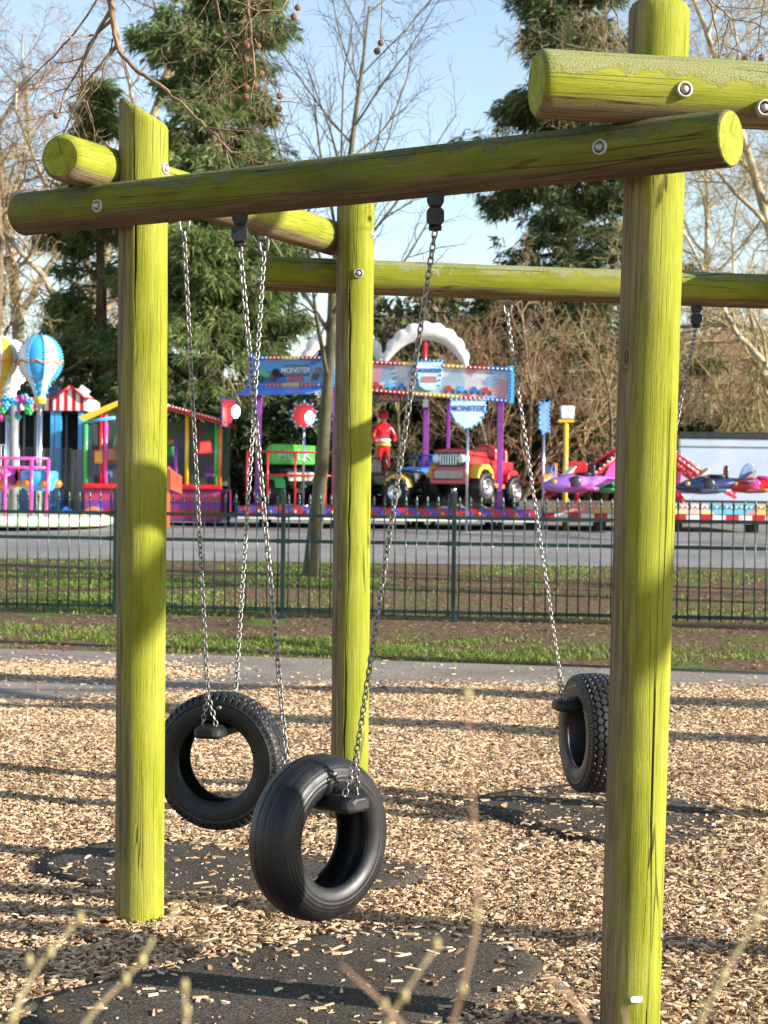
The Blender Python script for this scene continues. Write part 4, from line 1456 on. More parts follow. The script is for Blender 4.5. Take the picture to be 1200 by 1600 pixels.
for k, (px, Y) in enumerate(hedge):
    bush('hedge_bush', ['far dark hedge bush seen through the scrub', 'far olive hedge bush seen through the scrub'][k % 2] + ' ' + ['at the left edge', 'behind the kiosk', 'behind the play cage', 'behind the left banner', 'behind the middle log post', 'behind the white arch', 'behind the floodlight', 'behind the right log post', 'behind the trailer', 'past the right edge'][k],
         onground(px, Y), 9, 3, 5.2 + (k % 3) * .5, 90 + k, [M_EVER, M_YEW][k % 2], .45, 1200, group='far hedge')

# the plane tree overhead: its trunk stands off to the left, its limbs hang into the top of the view
ov = thing('overhanging_plane_tree', 'plane tree twigs with hanging brown seed balls across the top', 'tree', (7.6, 9.6, 0))
rg = np.random.default_rng(5)
tk = MB(); tw = MB()
tk.tube([(7.6, 9.6, -.1), (7.65, 9.6, .4), (7.6, 9.6, 2), (7.5, 9.55, 3.4), (7.3, 9.5, 5.2), (7.5, 9.5, 7.5), (7.8, 9.4, 10)], [.34, .26, .22, .20, .18, .14, .08], 12)


def twig_path(pxs, Y0, Y1, r0, r1, kids=5, klen=.45, mbx=None, seedk=0):
    rk = np.random.default_rng(seedk)
    pts = [np.array(P(a, b, Y0 + (Y1 - Y0) * i / (len(pxs) - 1))) for i, (a, b) in enumerate(pxs)]
    # subdivide with a little wobble
    ps = [pts[0]]
    for a, b in zip(pts[:-1], pts[1:]):
        for s in range(1, 5): ps.append(a + (b - a) * s / 4 + (rk.normal(0, .0035, 3) if s < 4 else 0))
    (mbx or tw).tube(ps, np.linspace(r0, r1, len(ps)), 6)
    out = [[], [], []]
    cfg = dict(levels=3, pieces=[5, 4, 3], kids=[4, 3, 0], wander=[.16, .22, .25], trop=[-.02, 0, 0], angle=[48, 50, 50], ratio=[.5, .5, .5], top=[.3, .2, 0], start=[.2, .2, 0], taper=[.4, .5, .5], rratio=[.55, .6, .5], rmin=.0014)
    for k in range(kids):
        i = rk.integers(2, len(ps) - 1)
        ax = unit(ps[i] - ps[i - 1])
        o = unit(np.cross(ax, [0, 1, 0])) * rk.choice([-1, 1]) + np.array([0, rk.normal(0, .35), 0])
        grow(rk, ps[i], unit(ax * .7 + o * .8), klen * rk.uniform(.5, 1.1), max(.0024, r1 * .8), 0, cfg, out)
    for l in range(3): segs_to(tw, out[l], 4)
    return ps


LIMB = [(7.3, 9.5, 4.9), (5.4, 9.0, 5.3), (3.4, 8.4, 5.2), (1.4, 8.0, 5.15), (0, 8.0, 5.1), (-1.3, 8.1, 5.2), (-2.6, 8.3, 5.1)]
tk.tube(LIMB, [.12, .10, .085, .07, .055, .04, .025], 9)
gout = [[] for _ in range(4)]
tk.tube([(7.5, 9.5, 6.2), (7.4, 7.6, 7.2), (7.55, 6.3, 6.9), (7.7, 3.94, 4.5), (7.65, 3.3, 3.95), (7.5, 2.2, 3.0), (7.4, 1.5, 2.5)], [.13, .12, .12, .115, .11, .08, .04], 9)
cfo = dict(levels=4, pieces=[7, 6, 5, 4], kids=[6, 6, 5, 0], wander=[.10, .18, .24, .3], trop=[.03, .02, 0, 0], angle=[45, 48, 50, 50], ratio=[.5, .5, .5, .5], top=[.35, .3, .2, 0], start=[.25, .2, .1, 0], taper=[.3, .3, .35, .4], rratio=[.55, .55, .55, .5], rmin=.006)
rgo = np.random.default_rng(77)
for (z, az, L_, r_, el) in ((3.2, 20, 4.2, .10, .5), (4.0, 260, 3.6, .09, .7), (4.6, 120, 3.2, .09, .8), (5.6, 320, 4.4, .10, .5), (6.2, 75, 3.6, .08, .7), (6.8, 200, 2.6, .08, .8), (7.6, 0, 4.0, .08, .6), (8.4, 140, 3, .06, .9), (9.2, 280, 3.2, .06, .8)):
    a = math.radians(az); grow(rgo, np.array([7.5, 9.55, z]), unit(np.array([math.cos(a), math.sin(a), el])), L_, r_, 0, cfo, gout)
segs_to(tk, gout[0], 7); segs_to(tk, gout[1], 5)
for l in (2, 3): segs_to(tw, gout[l], 3)
twig_path([(150, -220), (168, -40), (176, 30), (190, 85)], 8.1, 8.0, .022, .012, 4, .5, None, 1)
twig_path([(176, 30), (186, 80), (215, 112), (262, 142), (300, 178), (330, 205), (362, 238), (408, 255)], 8.0, 7.8, .011, .004, 7, .42, None, 2)
twig_path([(176, 60), (160, 120), (128, 170), (105, 215), (75, 250), (52, 262)], 8.0, 8.3, .004, .0018, 6, .45, None, 3)
twig_path([(168, -20), (110, 60), (60, 110), (10, 160)], 8.2, 8.5, .006, .002, 6, .5, None, 4)
twig_path([(380, -260), (384, -60), (392, 40), (398, 120), (390, 175)], 8.0, 7.9, .010, .0025, 7, .4, None, 5)
twig_path([(470, -200), (462, -30), (440, 15), (405, 18), (350, -6)], 8.0, 7.9, .008, .002, 4, .3, None, 6)
twig_path([(398, 60), (420, 110), (432, 150), (436, 170)], 7.9, 7.9, .003, .0016, 4, .3, None, 7)
twig_path([(320, -240), (330, -40), (345, 40), (375, 95)], 8.1, 8.0, .007, .002, 6, .4, None, 8)
twig_path([(600, -200), (598, -40), (596, 30), (594, 60)], 8.0, 8.0, .005, .0015, 2, .2, None, 9)
twig_path([(1080, -260), (1095, -40), (1112, 10), (1122, 60), (1124, 92)], 8.0, 7.9, .008, .0022, 6, .34, None, 10)
twig_path([(1100, -10), (1140, 28), (1180, 36), (1215, 50)], 8.0, 8.0, .004, .002, 5, .32, None, 11)
twig_path([(950, -200), (952, -20), (966, 40), (972, 80)], 8.1, 8.1, .006, .002, 5, .34, None, 12)
twig_path([(1180, -200), (1200, -30), (1185, 60), (1178, 100)], 8.2, 8.1, .006, .002, 5, .34, None, 13)
M_BARK_LIMB = bark_mat('grey_limb_bark', (.13, .10, .07), (.33, .26, .18), 30)
tk.build('trunk', M_BARK_LIMB, ov)
tw.build('twigs', bark_mat('plane_twig_bark', (.12, .075, .045), (.34, .23, .14), 25), ov)
M_SEED = simple('seed_ball', (.20, .09, .045), .95, 0, .35, 90, .9, 260)
balls = [(465, 12), (459, 26), (385, 71), (403, 72), (408, 115), (398, 134), (385, 137), (437, 150), (435, 170), (432, 185), (384, 93), (383, 152), (595, 67), (589, 80), (1165, 92), (88, 181), (1122, 98), (1190, 90), (1172, 102)]
for k, (px, py) in enumerate(balls):
    c = P(px, py, 7.9 + .1 * (k % 3)); mb = MB()
    mb.ball(c, .0145 + .0012 * (k % 3), 14)
    top = c + Vector((rg.normal(0, .012), 0, .075 + .03 * (k % 4)))
    mb.tube([c + Vector((0, 0, .012)), (c + top) / 2 + Vector((.006, 0, 0)), top], .0012, 5)
    mb.build('seed_ball', M_SEED, ov)

# foreground shrub, out of focus
fs = thing('budding_shrub', 'thin budding shrub stems blurred in the foreground', 'shrub', (0, 1.2, 0))
M_STEM = bark_mat('pale_stem', (.36, .27, .13), (.58, .46, .26), 30)
M_STEM2 = bark_mat('brown_stem', (.28, .17, .10), (.46, .30, .19), 30)
M_BUD = simple('bud_scale', (.38, .31, .13), .6, 0, .3, 90)
stems = [([(10, 1640), (30, 1560), (62, 1505), (95, 1470), (125, 1432)], 1.257, 0, [(45, 1500), (125, 1435), (78, 1488)]),
         ([(100, 1640), (150, 1575), (195, 1530), (222, 1500), (240, 1465)], 1.235, 0, [(222, 1500), (196, 1530)]),
         ([(292, 1660), (291, 1600), (288, 1545)], 1.190, 0, [(288, 1540), (291, 1580)]),
         ([(580, 1640), (615, 1580), (640, 1540), (682, 1478)], 1.190, 0, [(682, 1476), (632, 1555)]),
         ([(695, 1640), (722, 1545), (745, 1450), (747, 1380), (738, 1240), (730, 1085)], 1.1, 1, [(722, 1545), (730, 1085), (744, 1430)]),
         ([(660, 1640), (600, 1570), (530, 1505)], 1.167, 1, [(600, 1570)]),
         ([(940, 1640), (890, 1555), (835, 1510)], 1.167, 1, []),
         ([(1075, 1640), (1110, 1560), (1150, 1490), (1185, 1430), (1205, 1340)], 1.212, 0, [(1130, 1524), (1180, 1438)]),
         ([(985, 1650), (975, 1575)], 1.190, 1, []), ([(0, 1640), (20, 1590), (55, 1570)], 1.190, 0, [(20, 1590)]), ([(265, 1445), (276, 1410)], 1.244, 0, [])]
for path, Y, mk, buds in stems:
    pts = [P(a, b, Y) for a, b in path]
    if path[0][1] > 1600:
        foot_ = Vector((pts[0].x * .8, 1.22, -.05))
        pts = [foot_, foot_ * .5 + pts[0] * .5 + Vector((.01, 0, 0))] + pts
    mb = MB(); mb.tube(pts, np.linspace(.0025, .0009, len(pts)) * (.75 if path[-1][1] < 1200 else 1), 7)
    st = mb.build('stem', [M_STEM, M_STEM2][mk], fs)
    for a, b in buds:
        c = P(a, b, Y); mb = MB(); mb.ball(c, .0027, 8, 0, (1, 1, 1.8)); mb.build('bud', M_BUD, st)

# bare trees of the park to the right, whose shadows streak the grass
for k, (x_, y_, h_, r_, lab) in enumerate([(10.0, 10.9, 8.5, .34, 'bare park tree beyond the right edge, level with the near edge of the path'), (9.5, 14.0, 9, .2, 'bare park tree beyond the right edge, level with the path'),
                                          (8.6, 19.5, 11, .2, 'bare park tree beyond the right edge, beside the railings'), (12.5, 22.5, 12, .2, 'bare park tree beyond the right edge, on the grass strip'),
                                          (16, 24.5, 12, .2, 'bare park tree far beyond the right edge, near the road'), (20, 36, 14, .2, 'bare street tree beyond the right edge across the grass')]):
    bare_tree('park_tree', lab, (x_, y_, gz(y_)), h_, r_, CF_PARK if k < 2 else CF_SHRUB, 200 + k, M_BARK_BROWN, M_TWIG_OLIVE, 'park trees right of the playground', (0, 0), 'tree', 2)

# ------------------------------------------------------------------ the fair across the road
RED, BLUE, YEL, GRN, WHT, PUR, PNK, ORG = (.55, .012, .02), (.02, .12, .55), (.75, .48, .03), (.04, .35, .08), (.8, .78, .75), (.22, .03, .30), (.75, .06, .32), (.75, .20, .03)
M_RED = simple('red_paint', RED, .3, 0, .15, 3, coat=.4)
M_BLUE = simple('blue_paint', BLUE, .3, 0, .15, 3, coat=.4)
M_SKYB = simple('light_blue_paint', (.05, .38, .75), .3, 0, .15, 3, coat=.4)
M_YEL = simple('yellow_paint', YEL, .3, 0, .12, 3, coat=.4)
M_GRN = simple('green_paint', (.05, .45, .10), .3, 0, .15, 3, coat=.3)
M_WHT = simple('white_paint', WHT, .35, 0, .08, 3, coat=.2)
M_PUR = simple('purple_paint', PUR, .3, 0, .2, 3, coat=.4)
M_PNK = simple('pink_paint', PNK, .3, 0, .15, 3, coat=.4)
M_ORG = simple('orange_paint', ORG, .3, 0, .15, 3, coat=.4)
M_BLK = simple('black_paint', (.012, .012, .014), .3, 0, .2, 3, coat=.4)
M_NAVY = simple('dark_navy_paint', (.02, .03, .09), .2, 0, .2, 3, coat=.6)
M_GREY = simple('grey_paint', (.22, .22, .23), .45, 0, .2, 3)
M_CHROME = simple('chrome', (.75, .75, .77), .15, 1.0, .1, 3)
M_DARK = simple('shadowy_interior', (.02, .018, .017), .8, 0, .3, 3)
M_CREAM = simple('cream_fleece', (.80, .76, .70), .95, 0, .08, 4, .5, 30)
M_LAMP = simple('lit_lamp', (.9, .85, .7), .4, 0, .02, 3, emit=6)
M_TRLR = simple('trailer_panel', (.45, .53, .64), .25, 0, .12, .8, coat=.3)
M_FASC = stripes('barber_fascia', [RED, (.10, .06, .40)], 2.2, (1, 0, 1.0))
M_RW = stripes('red_white_awning', [RED, WHT], 4.5, (1, 0, 0), .7, 0)
M_MON1 = mural('truck_mural_blue', [(.04, .16, .42), (.10, .34, .62), (.03, .06, .16), (.16, .42, .66), (.07, .20, .10), (.25, .45, .6)], 1.6)
M_MON2 = mural('truck_mural_pale', [(.70, .68, .70), (.45, .58, .70), (.74, .70, .72), (.70, .35, .38), (.30, .42, .60), (.76, .74, .76)], 3.6, seed=3)
M_NETPAD = mural('soft_play_blocks', [(.05, .20, .12), (.28, .06, .08), (.05, .10, .28), (.32, .25, .08), (.12, .24, .12), (.22, .12, .24), (.10, .22, .28), (.20, .16, .10)], 1.7, .7, seed=5)
M_PLANEF = mural('plane_ride_fascia', [(.75, .55, .20), (.35, .62, .15), (.75, .30, .28), (.20, .55, .72), (.78, .62, .55), (.75, .70, .30)], 1.5, seed=9)
M_RWB = stripes('red_white_blocks', [RED, WHT], 1.45, (1, 0, 0), .4, .2)


def S(Y): return Y / FPX


def text(name, body, loc, size, mat, parent, rz=0.0, ext=.01, local=False, align='CENTER'):
    c = bpy.data.curves.new(name, 'FONT')
    c.body = body; c.size = size; c.extrude = ext; c.align_x = align; c.align_y = 'CENTER'
    c.offset = size * .02
    c.materials.append(mat)
    o = bpy.data.objects.new(name, c); COL.objects.link(o)
    o.parent = parent
    o.location = Vector(loc) - (Vector((0, 0, 0)) if local else offset_of(parent))
    o.rotation_euler = (math.pi / 2, 0, rz)
    bpy.context.view_layer.update()
    me = bpy.data.meshes.new_from_object(o.evaluated_get(bpy.context.evaluated_depsgraph_get()))
    r = bpy.data.objects.new(name, me); COL.objects.link(r)
    r.parent = parent; r.location = o.location; r.rotation_euler = o.rotation_euler
    bpy.data.objects.remove(o)
    r.name = name
    return r


def bulbs(name, pts, r, mat, parent, n=6):
    """row of small round lamps along a sign edge"""
    mb = MB()
    for p in pts: mb.ball(p, r, n)
    return tag(mb.build(name, mat, parent), kind='stuff' if len(pts) > 100 else None)


def each_bulb(pts, r, mats, parent):
    for k, p in enumerate(pts):
        mb = MB(); mb.ball(p, r, 8); mb.build('bulb', mats[k % len(mats)], parent)


def lerp(a, b, n): return [Vector(a) + (Vector(b) - Vector(a)) * (i / (n - 1)) for i in range(n)]


# ---- truck ride: platform, pillars, banners, arches
YR = 46.0
rb_ = onground(600, YR)
ride = thing('truck_ride', 'fairground ride platform with purple pillars, painted banners and white arches', 'fair ride', rb_)
zt = P(600, 793, YR).z; zb = P(600, 809, YR).z; ztop = P(600, 790, YR).z
xl, xr = P(372, 800, YR).x, P(838, 800, YR).x
mb = MB(); mb.box(((xl + xr) / 2, YR + 2.6, (zt + zb) / 2 - .01), (xr - xl, 5.1, zt - zb - .02)); mb.build('platform', M_GREY, ride, bevel=.02)
mb = MB(); mb.box(((xl + xr) / 2, YR - .02, (zt + zb) / 2), (xr - xl, .10, zt - zb)); mb.build('fascia', M_FASC, ride, bevel=.01)
mb = MB(); mb.box(((xl + xr) / 2, YR - .045, zb - .035), (xr - xl, .12, .07)); mb.build('trim', M_CREAM, ride)
bp = [p + Vector((0, -.08, 0)) for p in lerp((xl + .2, YR, (zt + zb) / 2), (xr - .2, YR, (zt + zb) / 2), 24)]
each_bulb(bp, .04, [M_RED, M_YEL, M_SKYB, M_PNK, M_YEL, M_BLUE], ride)
for px in (405, 520, 650, 775):
    for dy in (.6, 4.2):
        x = P(px, 800, YR).x; mb = MB(); g0 = gz(YR + dy)
        mb.box((x, YR + dy, g0 + .03), (.35, .35, .05)); mb.cyl((x, YR + dy, g0 + .03), (x, YR + dy, zb), .05, n=8)
        mb.build('jack', M_DSTEEL, ride)
for px in (646, 668, 772):
    x = P(px, 815, YR + .9).x; zc = gz(YR + .9) + .21; mb = MB()
    mb.lathe([(.10, -.11), (.19, -.11), (.215, -.07), (.215, .07), (.19, .11), (.10, .11), (.10, -.11)], (x, YR + .9, zc), (0, 1, 0), 20)
    mb.build('wheel', M_RUB, ride)
zc = P(665, 620, YR).z


def pillar(px, Y, pytop, mat, w=.16):
    x = P(px, 700, Y).x; z1 = P(px, pytop, Y).z; mb = MB()
    mb.box((x, Y, (zt + z1) / 2), (w, w, z1 - zt)); mb.box((x, Y, zt + .03), (w * 1.9, w * 1.9, .06)); mb.build('pillar', mat, ride, bevel=.015)


pillar(781, 46.4, 615, M_PUR); pillar(665, 49.8, 612, M_PUR); pillar(404, 47.2, 605, M_PUR); pillar(523, 46.6, 605, M_PUR, .13); pillar(700, 50.4, 615, M_PUR, .1)


def banner(name, pA, pB, zA0, zA1, zB0, zB1, thick, face, ends, lab=None):
    """sign box between two plan points with sloping edges"""
    a, b = Vector((pA[0], pA[1], 0)), Vector((pB[0], pB[1], 0)); d = (b - a).normalized(); L = (b - a).length
    mb = MB()
    mb.prism([(0, zA0), (L, zB0), (L, zB1), (0, zA1)], thick, tuple(a), tuple(d), (0, 0, 1))
    return mb.build(name, face, ride, bevel=.01), d


def edge_boxes(a, b, cols, h, thick):
    """painted segments of a banner's rim"""
    n = len(cols); d = (Vector(b) - Vector(a)).normalized()
    for k in range(n):
        p, q = Vector(a).lerp(Vector(b), k / n), Vector(a).lerp(Vector(b), (k + 1) / n)
        mb = MB(); L = (q - p).length
        ex = np.array((q - p).normalized()); ez = np.array([0, 0, 1.0]); ey = np.cross(ez, ex); ey /= np.linalg.norm(ey); ez = np.cross(ex, ey)
        mb.box(np.array((p + q) / 2), (L - .01, thick, h), R=np.stack([ex, ey, ez], 1)); mb.build('rim', cols[k], ride, bevel=.01)


# right banner, its face to the road
R0, R1 = P(527, 590, 45.6), P(797, 600, 45.2)
za0, za1 = P(527, 604, 45.6).z, P(527, 566, 45.6).z
zb0, zb1 = P(797, 625, 45.2).z, P(797, 580, 45.2).z
f1, d1 = banner('banner', (R0.x, R0.y), (R1.x, R1.y), za0, za1, zb0, zb1, .16, M_MON2, None)
edge_boxes((R0.x, R0.y - .02, za1 + .04), (R1.x, R1.y - .02, zb1 + .04), [M_BLUE, M_RED, M_RED, M_YEL, M_RED, M_YEL, M_RED, M_BLUE], .09, .22)
edge_boxes((R0.x, R0.y - .02, za0 - .03), (R1.x, R1.y - .02, zb0 - .03), [M_BLUE, M_RED, M_RED, M_YEL, M_YEL, M_RED, M_BLUE], .09, .22)
edge_boxes((R1.x - .02, R1.y - .03, zb0), (R1.x + .0, R1.y - .03, zb1 + .1), [M_SKYB], .16, .24) if False else None
mb = MB(); mb.box((R1.x + .02, R1.y, (zb0 + zb1) / 2 + .02), (.14, .26, zb1 - zb0 + .22)); mb.build('rim', M_SKYB, ride, bevel=.01)
mb = MB(); mb.box((R0.x - .06, R0.y, (za0 + za1) / 2 + .03), (.16, .26, za1 - za0 + .24)); mb.build('rim', M_BLUE, ride, bevel=.01)
bl = [p + Vector((0, -.14, 0)) for p in lerp((R0.x, R0.y, za1 + .04), (R1.x, R1.y, zb1 + .04), 40)] + [p + Vector((0, -.14, 0)) for p in lerp((R0.x, R0.y, za0 - .03), (R1.x, R1.y, zb0 - .03), 40)]
[bulbs('light_string', bl[k:k + 20], .026, M_WHT, ride) for k in (0, 20, 40, 60)]
bulbs('light_string', [p + Vector((.0, -.15, 0)) for p in lerp((R1.x + .02, R1.y, zb0), (R1.x + .02, R1.y, zb1), 9)] + [p + Vector((0, -.15, 0)) for p in lerp((R0.x - .06, R0.y, za0), (R0.x - .06, R0.y, za1), 9)], .035, M_SKYB, ride)
# small painted trucks along the pale banner
for k, px in enumerate([590, 610, 628, 702, 722, 742, 760]):
    q = P(px, 603 + (px - 590) * .055, 45.3); y = R0.y + (R1.y - R0.y) * (q.x - R0.x) / (R1.x - R0.x) - .085
    mb = MB(); c = [M_RED, M_SKYB, M_BLUE][k % 3]
    mb.prism([(-.12, -.02), (.12, -.02), (.13, .05), (.05, .06), (.02, .13), (-.07, .13), (-.09, .06), (-.13, .05)], .014, (q.x, y, q.z - .02), (1, 0, 0), (0, 0, 1), 0)
    for s in (-.08, .08): mb.cyl((q.x + s, y - .01, q.z - .05), (q.x + s, y + .008, q.z - .05), .05, n=12, mi=1)
    mb.build('painted_truck', [c, M_NAVY], ride)
# left banner, further round
L0, L1 = P(392, 580, 47.3), P(524, 580, 46.2)
za0, za1 = P(392, 600, 47.3).z, P(392, 562, 47.3).z
zb0, zb1 = P(524, 600, 46.2).z, P(524, 562, 46.2).z
banner('banner', (L0.x, L0.y), (L1.x, L1.y), za0, za1, zb0, zb1, .16, M_MON1, None)
edge_boxes((L0.x, L0.y - .02, za1 + .04), (L1.x, L1.y - .02, zb1 + .04), [M_BLUE, M_RED, M_YEL, M_RED, M_BLUE], .10, .22)
edge_boxes((L0.x, L0.y - .02, za0 - .03), (L1.x, L1.y - .02, zb0 - .03), [M_BLUE, M_RED, M_YEL, M_RED, M_BLUE], .10, .22)
mb = MB(); mb.box((L0.x, L0.y, (za0 + za1) / 2 + .03), (.13, .26, za1 - za0 + .22)); mb.build('rim', M_BLUE, ride, bevel=.01)
bulbs('light_string', [p + Vector((0, -.15, 0)) for p in lerp((L0.x, L0.y, za0), (L0.x, L0.y, za1), 9)], .035, M_SKYB, ride)
bulbs('light_string', [p + Vector((0, -.15, 0)) for p in lerp((L0.x, L0.y, za1 + .04), (L1.x, L1.y, zb1 + .04), 22)] + [p + Vector((0, -.15, 0)) for p in lerp((L0.x, L0.y, za0 - .03), (L1.x, L1.y, zb0 - .03), 22)], .026, M_WHT, ride)
q = P(462, 579, 46.5); ang = math.atan2(L1.y - L0.y, L1.x - L0.x)
pl = Vector((q.x, L0.y + (L1.y - L0.y) * (q.x - L0.x) / (L1.x - L0.x) - .10, q.z))
mb = MB(); mb.prism([(-.36, -.13), (.36, -.13), (.42, .0), (.36, .15), (-.36, .15), (-.42, 0)], .03, pl, (math.cos(ang), math.sin(ang), 0), (0, 0, 1)); bd = mb.build('badge', M_NAVY, ride, bevel=.01)
text('lettering', 'MONSTER', pl + Vector((0, -.022, .01)), .19, M_WHT, bd, ang, .008)
mb = MB(); mb.prism([(-.22, -.06), (.22, -.06), (.2, .06), (-.2, .06)], .03, pl + Vector((0, .0, -.21)), (math.cos(ang), math.sin(ang), 0), (0, 0, 1)); mb.build('badge', M_RED, ride)
for k, px in enumerate([412, 432, 500]):
    q = P(px, 585, 46.6); y = L0.y + (L1.y - L0.y) * (q.x - L0.x) / (L1.x - L0.x) - .10
    mb = MB()
    mb.prism([(-.20, -.02), (.20, -.02), (.21, .07), (.08, .09), (.03, .19), (-.11, .19), (-.15, .09), (-.21, .07)], .014, (q.x, y, q.z - .03), (math.cos(ang), math.sin(ang), 0), (0, 0, 1), 0)
    for s in (-.13, .13): mb.cyl((q.x + s, y - .02, q.z - .08), (q.x + s, y + .012, q.z - .08), .085, n=14, mi=1)
    mb.build('painted_truck', [[M_GRN, M_DARK, M_NAVY][k], M_BLK], ride)
# blue awning under the left banner
a0, a1, a2, a3 = P(368, 615, 45.0), P(478, 614, 44.6), P(524, 603, 46.1), P(396, 603, 47.2)
mb = MB(); V = [a0, a1, a2, a3]; V = [tuple(v) for v in V] + [(v.x, v.y, v.z - .04) for v in V]
mb.add(V, np.array([[0, 1, 2, 3], [7, 6, 5, 4], [0, 4, 5, 1], [1, 5, 6, 2], [2, 6, 7, 3], [3, 7, 4, 0]]), 0, False); mb.build('awning', M_BLUE, ride)
# dark header board with lettering
q0, q1 = P(560, 618, 46.0), P(664, 622, 45.9)
mb = MB(); mb.box(((q0.x + q1.x) / 2, 46.0, (q0.z + q1.z) / 2), (q1.x - q0.x, .06, .24)); hb = mb.build('header_board', M_NAVY, ride, bevel=.01)
t_ = P(612, 621, 45.9); text('lettering', '\u00b7  ADULT  \u00b7', (t_.x, 45.955, t_.z), .2, M_ORG, hb, 0, .008)
# shield badge on the right banner
q = P(671, 585, 45.2); yb_ = R0.y + (R1.y - R0.y) * (q.x - R0.x) / (R1.x - R0.x) - .13
mb = MB(); mb.prism([(-.31, .33), (.31, .33), (.33, .0), (.25, -.30), (.1, -.40), (-.1, -.40), (-.25, -.30), (-.33, 0)], .06, (q.x, yb_, q.z), (1, 0, 0), (0, 0, 1)); bd = mb.build('badge', simple('pale_blue_enamel', (.55, .72, .80), .3, 0, .1, 3, coat=.3), ride, bevel=.015)
text('lettering', 'MONSTER', (q.x, yb_ - .045, q.z + .10), .135, M_BLUE, bd, 0, .008)
mb = MB(); mb.prism([(-.2, -.07), (.2, -.07), (.17, .07), (-.17, .07)], .03, (q.x, yb_ - .03, q.z - .12), (1, 0, 0), (0, 0, 1)); mb.build('plaque', simple('dull_red', (.5, .2, .18), .4), bd)
bulbs('light_string', [Vector((q.x - .31 + .1033 * k, yb_ - .03, q.z + .35)) for k in range(7)] + [Vector((q.x + s * (.33 - .02 * k), yb_ - .03, q.z + .25 - .13 * k)) for s in (-1, 1) for k in range(5)], .035, M_SKYB, ride)
# small white lamp box under it
q = P(665, 630, 45.6); mb = MB(); mb.box(q, (.14, .14, .20)); mb.cyl(q + Vector((0, 0, .1)), q + Vector((0, 0, .26)), .03, n=8); mb.build('lamp', M_WHT, ride, bevel=.01)


def arch(px, py, R, Y, a0, a1, parent, seed):
    """plump white arch with a scalloped upper edge, pointed at both feet"""
    c = P(px, py, Y); s = S(Y); R *= s; n = 96
    outer = []; inner = []
    for i in range(n + 1):
        f = i / n; a = math.radians(a0 + (a1 - a0) * f)
        w = R * .52 * (math.sin(math.pi * min(max(f, .0), 1)) ** .55) * .5 + .01
        sc = 1 + .055 * abs(math.sin(f * 30 + seed))
        ro = R * sc; ri = R - w * 1.45
        outer.append((math.cos(a) * ro, math.sin(a) * ro)); inner.append((math.cos(a) * ri, math.sin(a) * ri * 1.0))
    V = []; F = []
    for i in range(n + 1):
        for (u, v), dy in ((outer[i], -.10), (((outer[i][0] + inner[i][0]) / 2, (outer[i][1] + inner[i][1]) / 2), -.20), (inner[i], -.10), (inner[i], .10), (((outer[i][0] + inner[i][0]) / 2, (outer[i][1] + inner[i][1]) / 2), .20), (outer[i], .10)):
            V.append((c.x + u, c.y + dy * (.4 + .6 * math.sin(math.pi * i / n)), c.z + v))
    for i in range(n):
        for j in range(6): F.append((i * 6 + j, i * 6 + (j + 1) % 6, (i + 1) * 6 + (j + 1) % 6, (i + 1) * 6 + j))
    mb = MB(); mb.add(V, np.array(F), 0, True); o = mb.build('arch', M_CREAM, parent)
    return c


c = arch(665, 572, 66, 47.6, 178, -5, ride, 0)
q = P(664, 535, 48.2); mb = MB(); mb.cyl((q.x, 48.2, q.z), (q.x, 48.2, P(664, 600, 48.2).z), .06, n=8); mb.build('arch_post', M_RED, ride)
c = arch(536, 572, 64, 48.0, 182, -2, ride, 2)
q = P(536, 535, 48.6); mb = MB(); mb.cyl((q.x, 48.6, q.z), (q.x, 48.6, P(536, 600, 48.6).z), .06, n=8); mb.build('arch_post', M_RED, ride)
mb = MB(); q = P(640, 603, 49.2); mb.box((q.x - 1.2, 49.0, P(600, 604, 49).z), (6.2, 3.6, .12)); mb.build('roof', M_NAVY, ride)
# low grey centre hump on the platform
mb = MB(); q = P(690, 780, 47.5); mb.lathe([(.0001, .42), (.45, .38), (.9, .22), (1.25, 0)], (q.x, 47.9, zt), (0, 0, 1), 24); mb.build('hump', M_GREY, ride)

# red guard rails on the left end of the ride
rail = thing('guard_rail', 'red tubular guard rail along the left end of the truck ride', 'railing', (P(450, 793, 45.9).x, 45.9, zt))
zz = P(420, 706, 45.9).z
for px in (386, 418, 461, 509, 522): x = P(px, 740, 45.9).x; mb = MB(); mb.cyl((x, 45.9, zt), (x, 45.9, zz), .03, n=8); mb.build('upright', M_RED, rail)
for z in (zz, (zz + zt) / 2 + .1):
    mb = MB(); mb.cyl((P(386, 740, 45.9).x, 45.9, z), (P(522, 740, 45.9).x, 45.9, z), .03, n=8); mb.build('bar', M_RED, rail)


# ---- toy trucks
def wheel_at(parent, c, r, w, side, yaw=0):
    mb = MB()
    mb.lathe([(r * .52, -w / 2), (r * .86, -w / 2), (r * .97, -w * .36), (r, -w * .15), (r, w * .15), (r * .97, w * .36), (r * .86, w / 2), (r * .52, w / 2), (r * .52, -w / 2)], (0, 0, 0), (1, 0, 0), 28)
    for k in range(14):
        a = 2 * math.pi * k / 14
        for s in (-1, 1): mb.box((s * w * .26, math.cos(a + .1 * s) * r, math.sin(a + .1 * s) * r), (w * .40, r * .13, r * .10), R=np.array([[1, 0, 0], [0, -math.sin(a), math.cos(a)], [0, math.cos(a), math.sin(a)]]).T)
    o = mb.build('wheel', M_RUB, parent, local=True); o.location = c; o.rotation_euler = (0, 0, yaw)
    mb = MB(); mb.lathe([(.0001, .02), (r * .12, .02), (r * .16, -.01), (r * .40, .0), (r * .46, .03), (r * .54, .035), (r * .54, -.03)], (side * w * .40, 0, 0), (side, 0, 0), 20)
    mb.build('rim', M_CHROME, o, local=True)
    return o


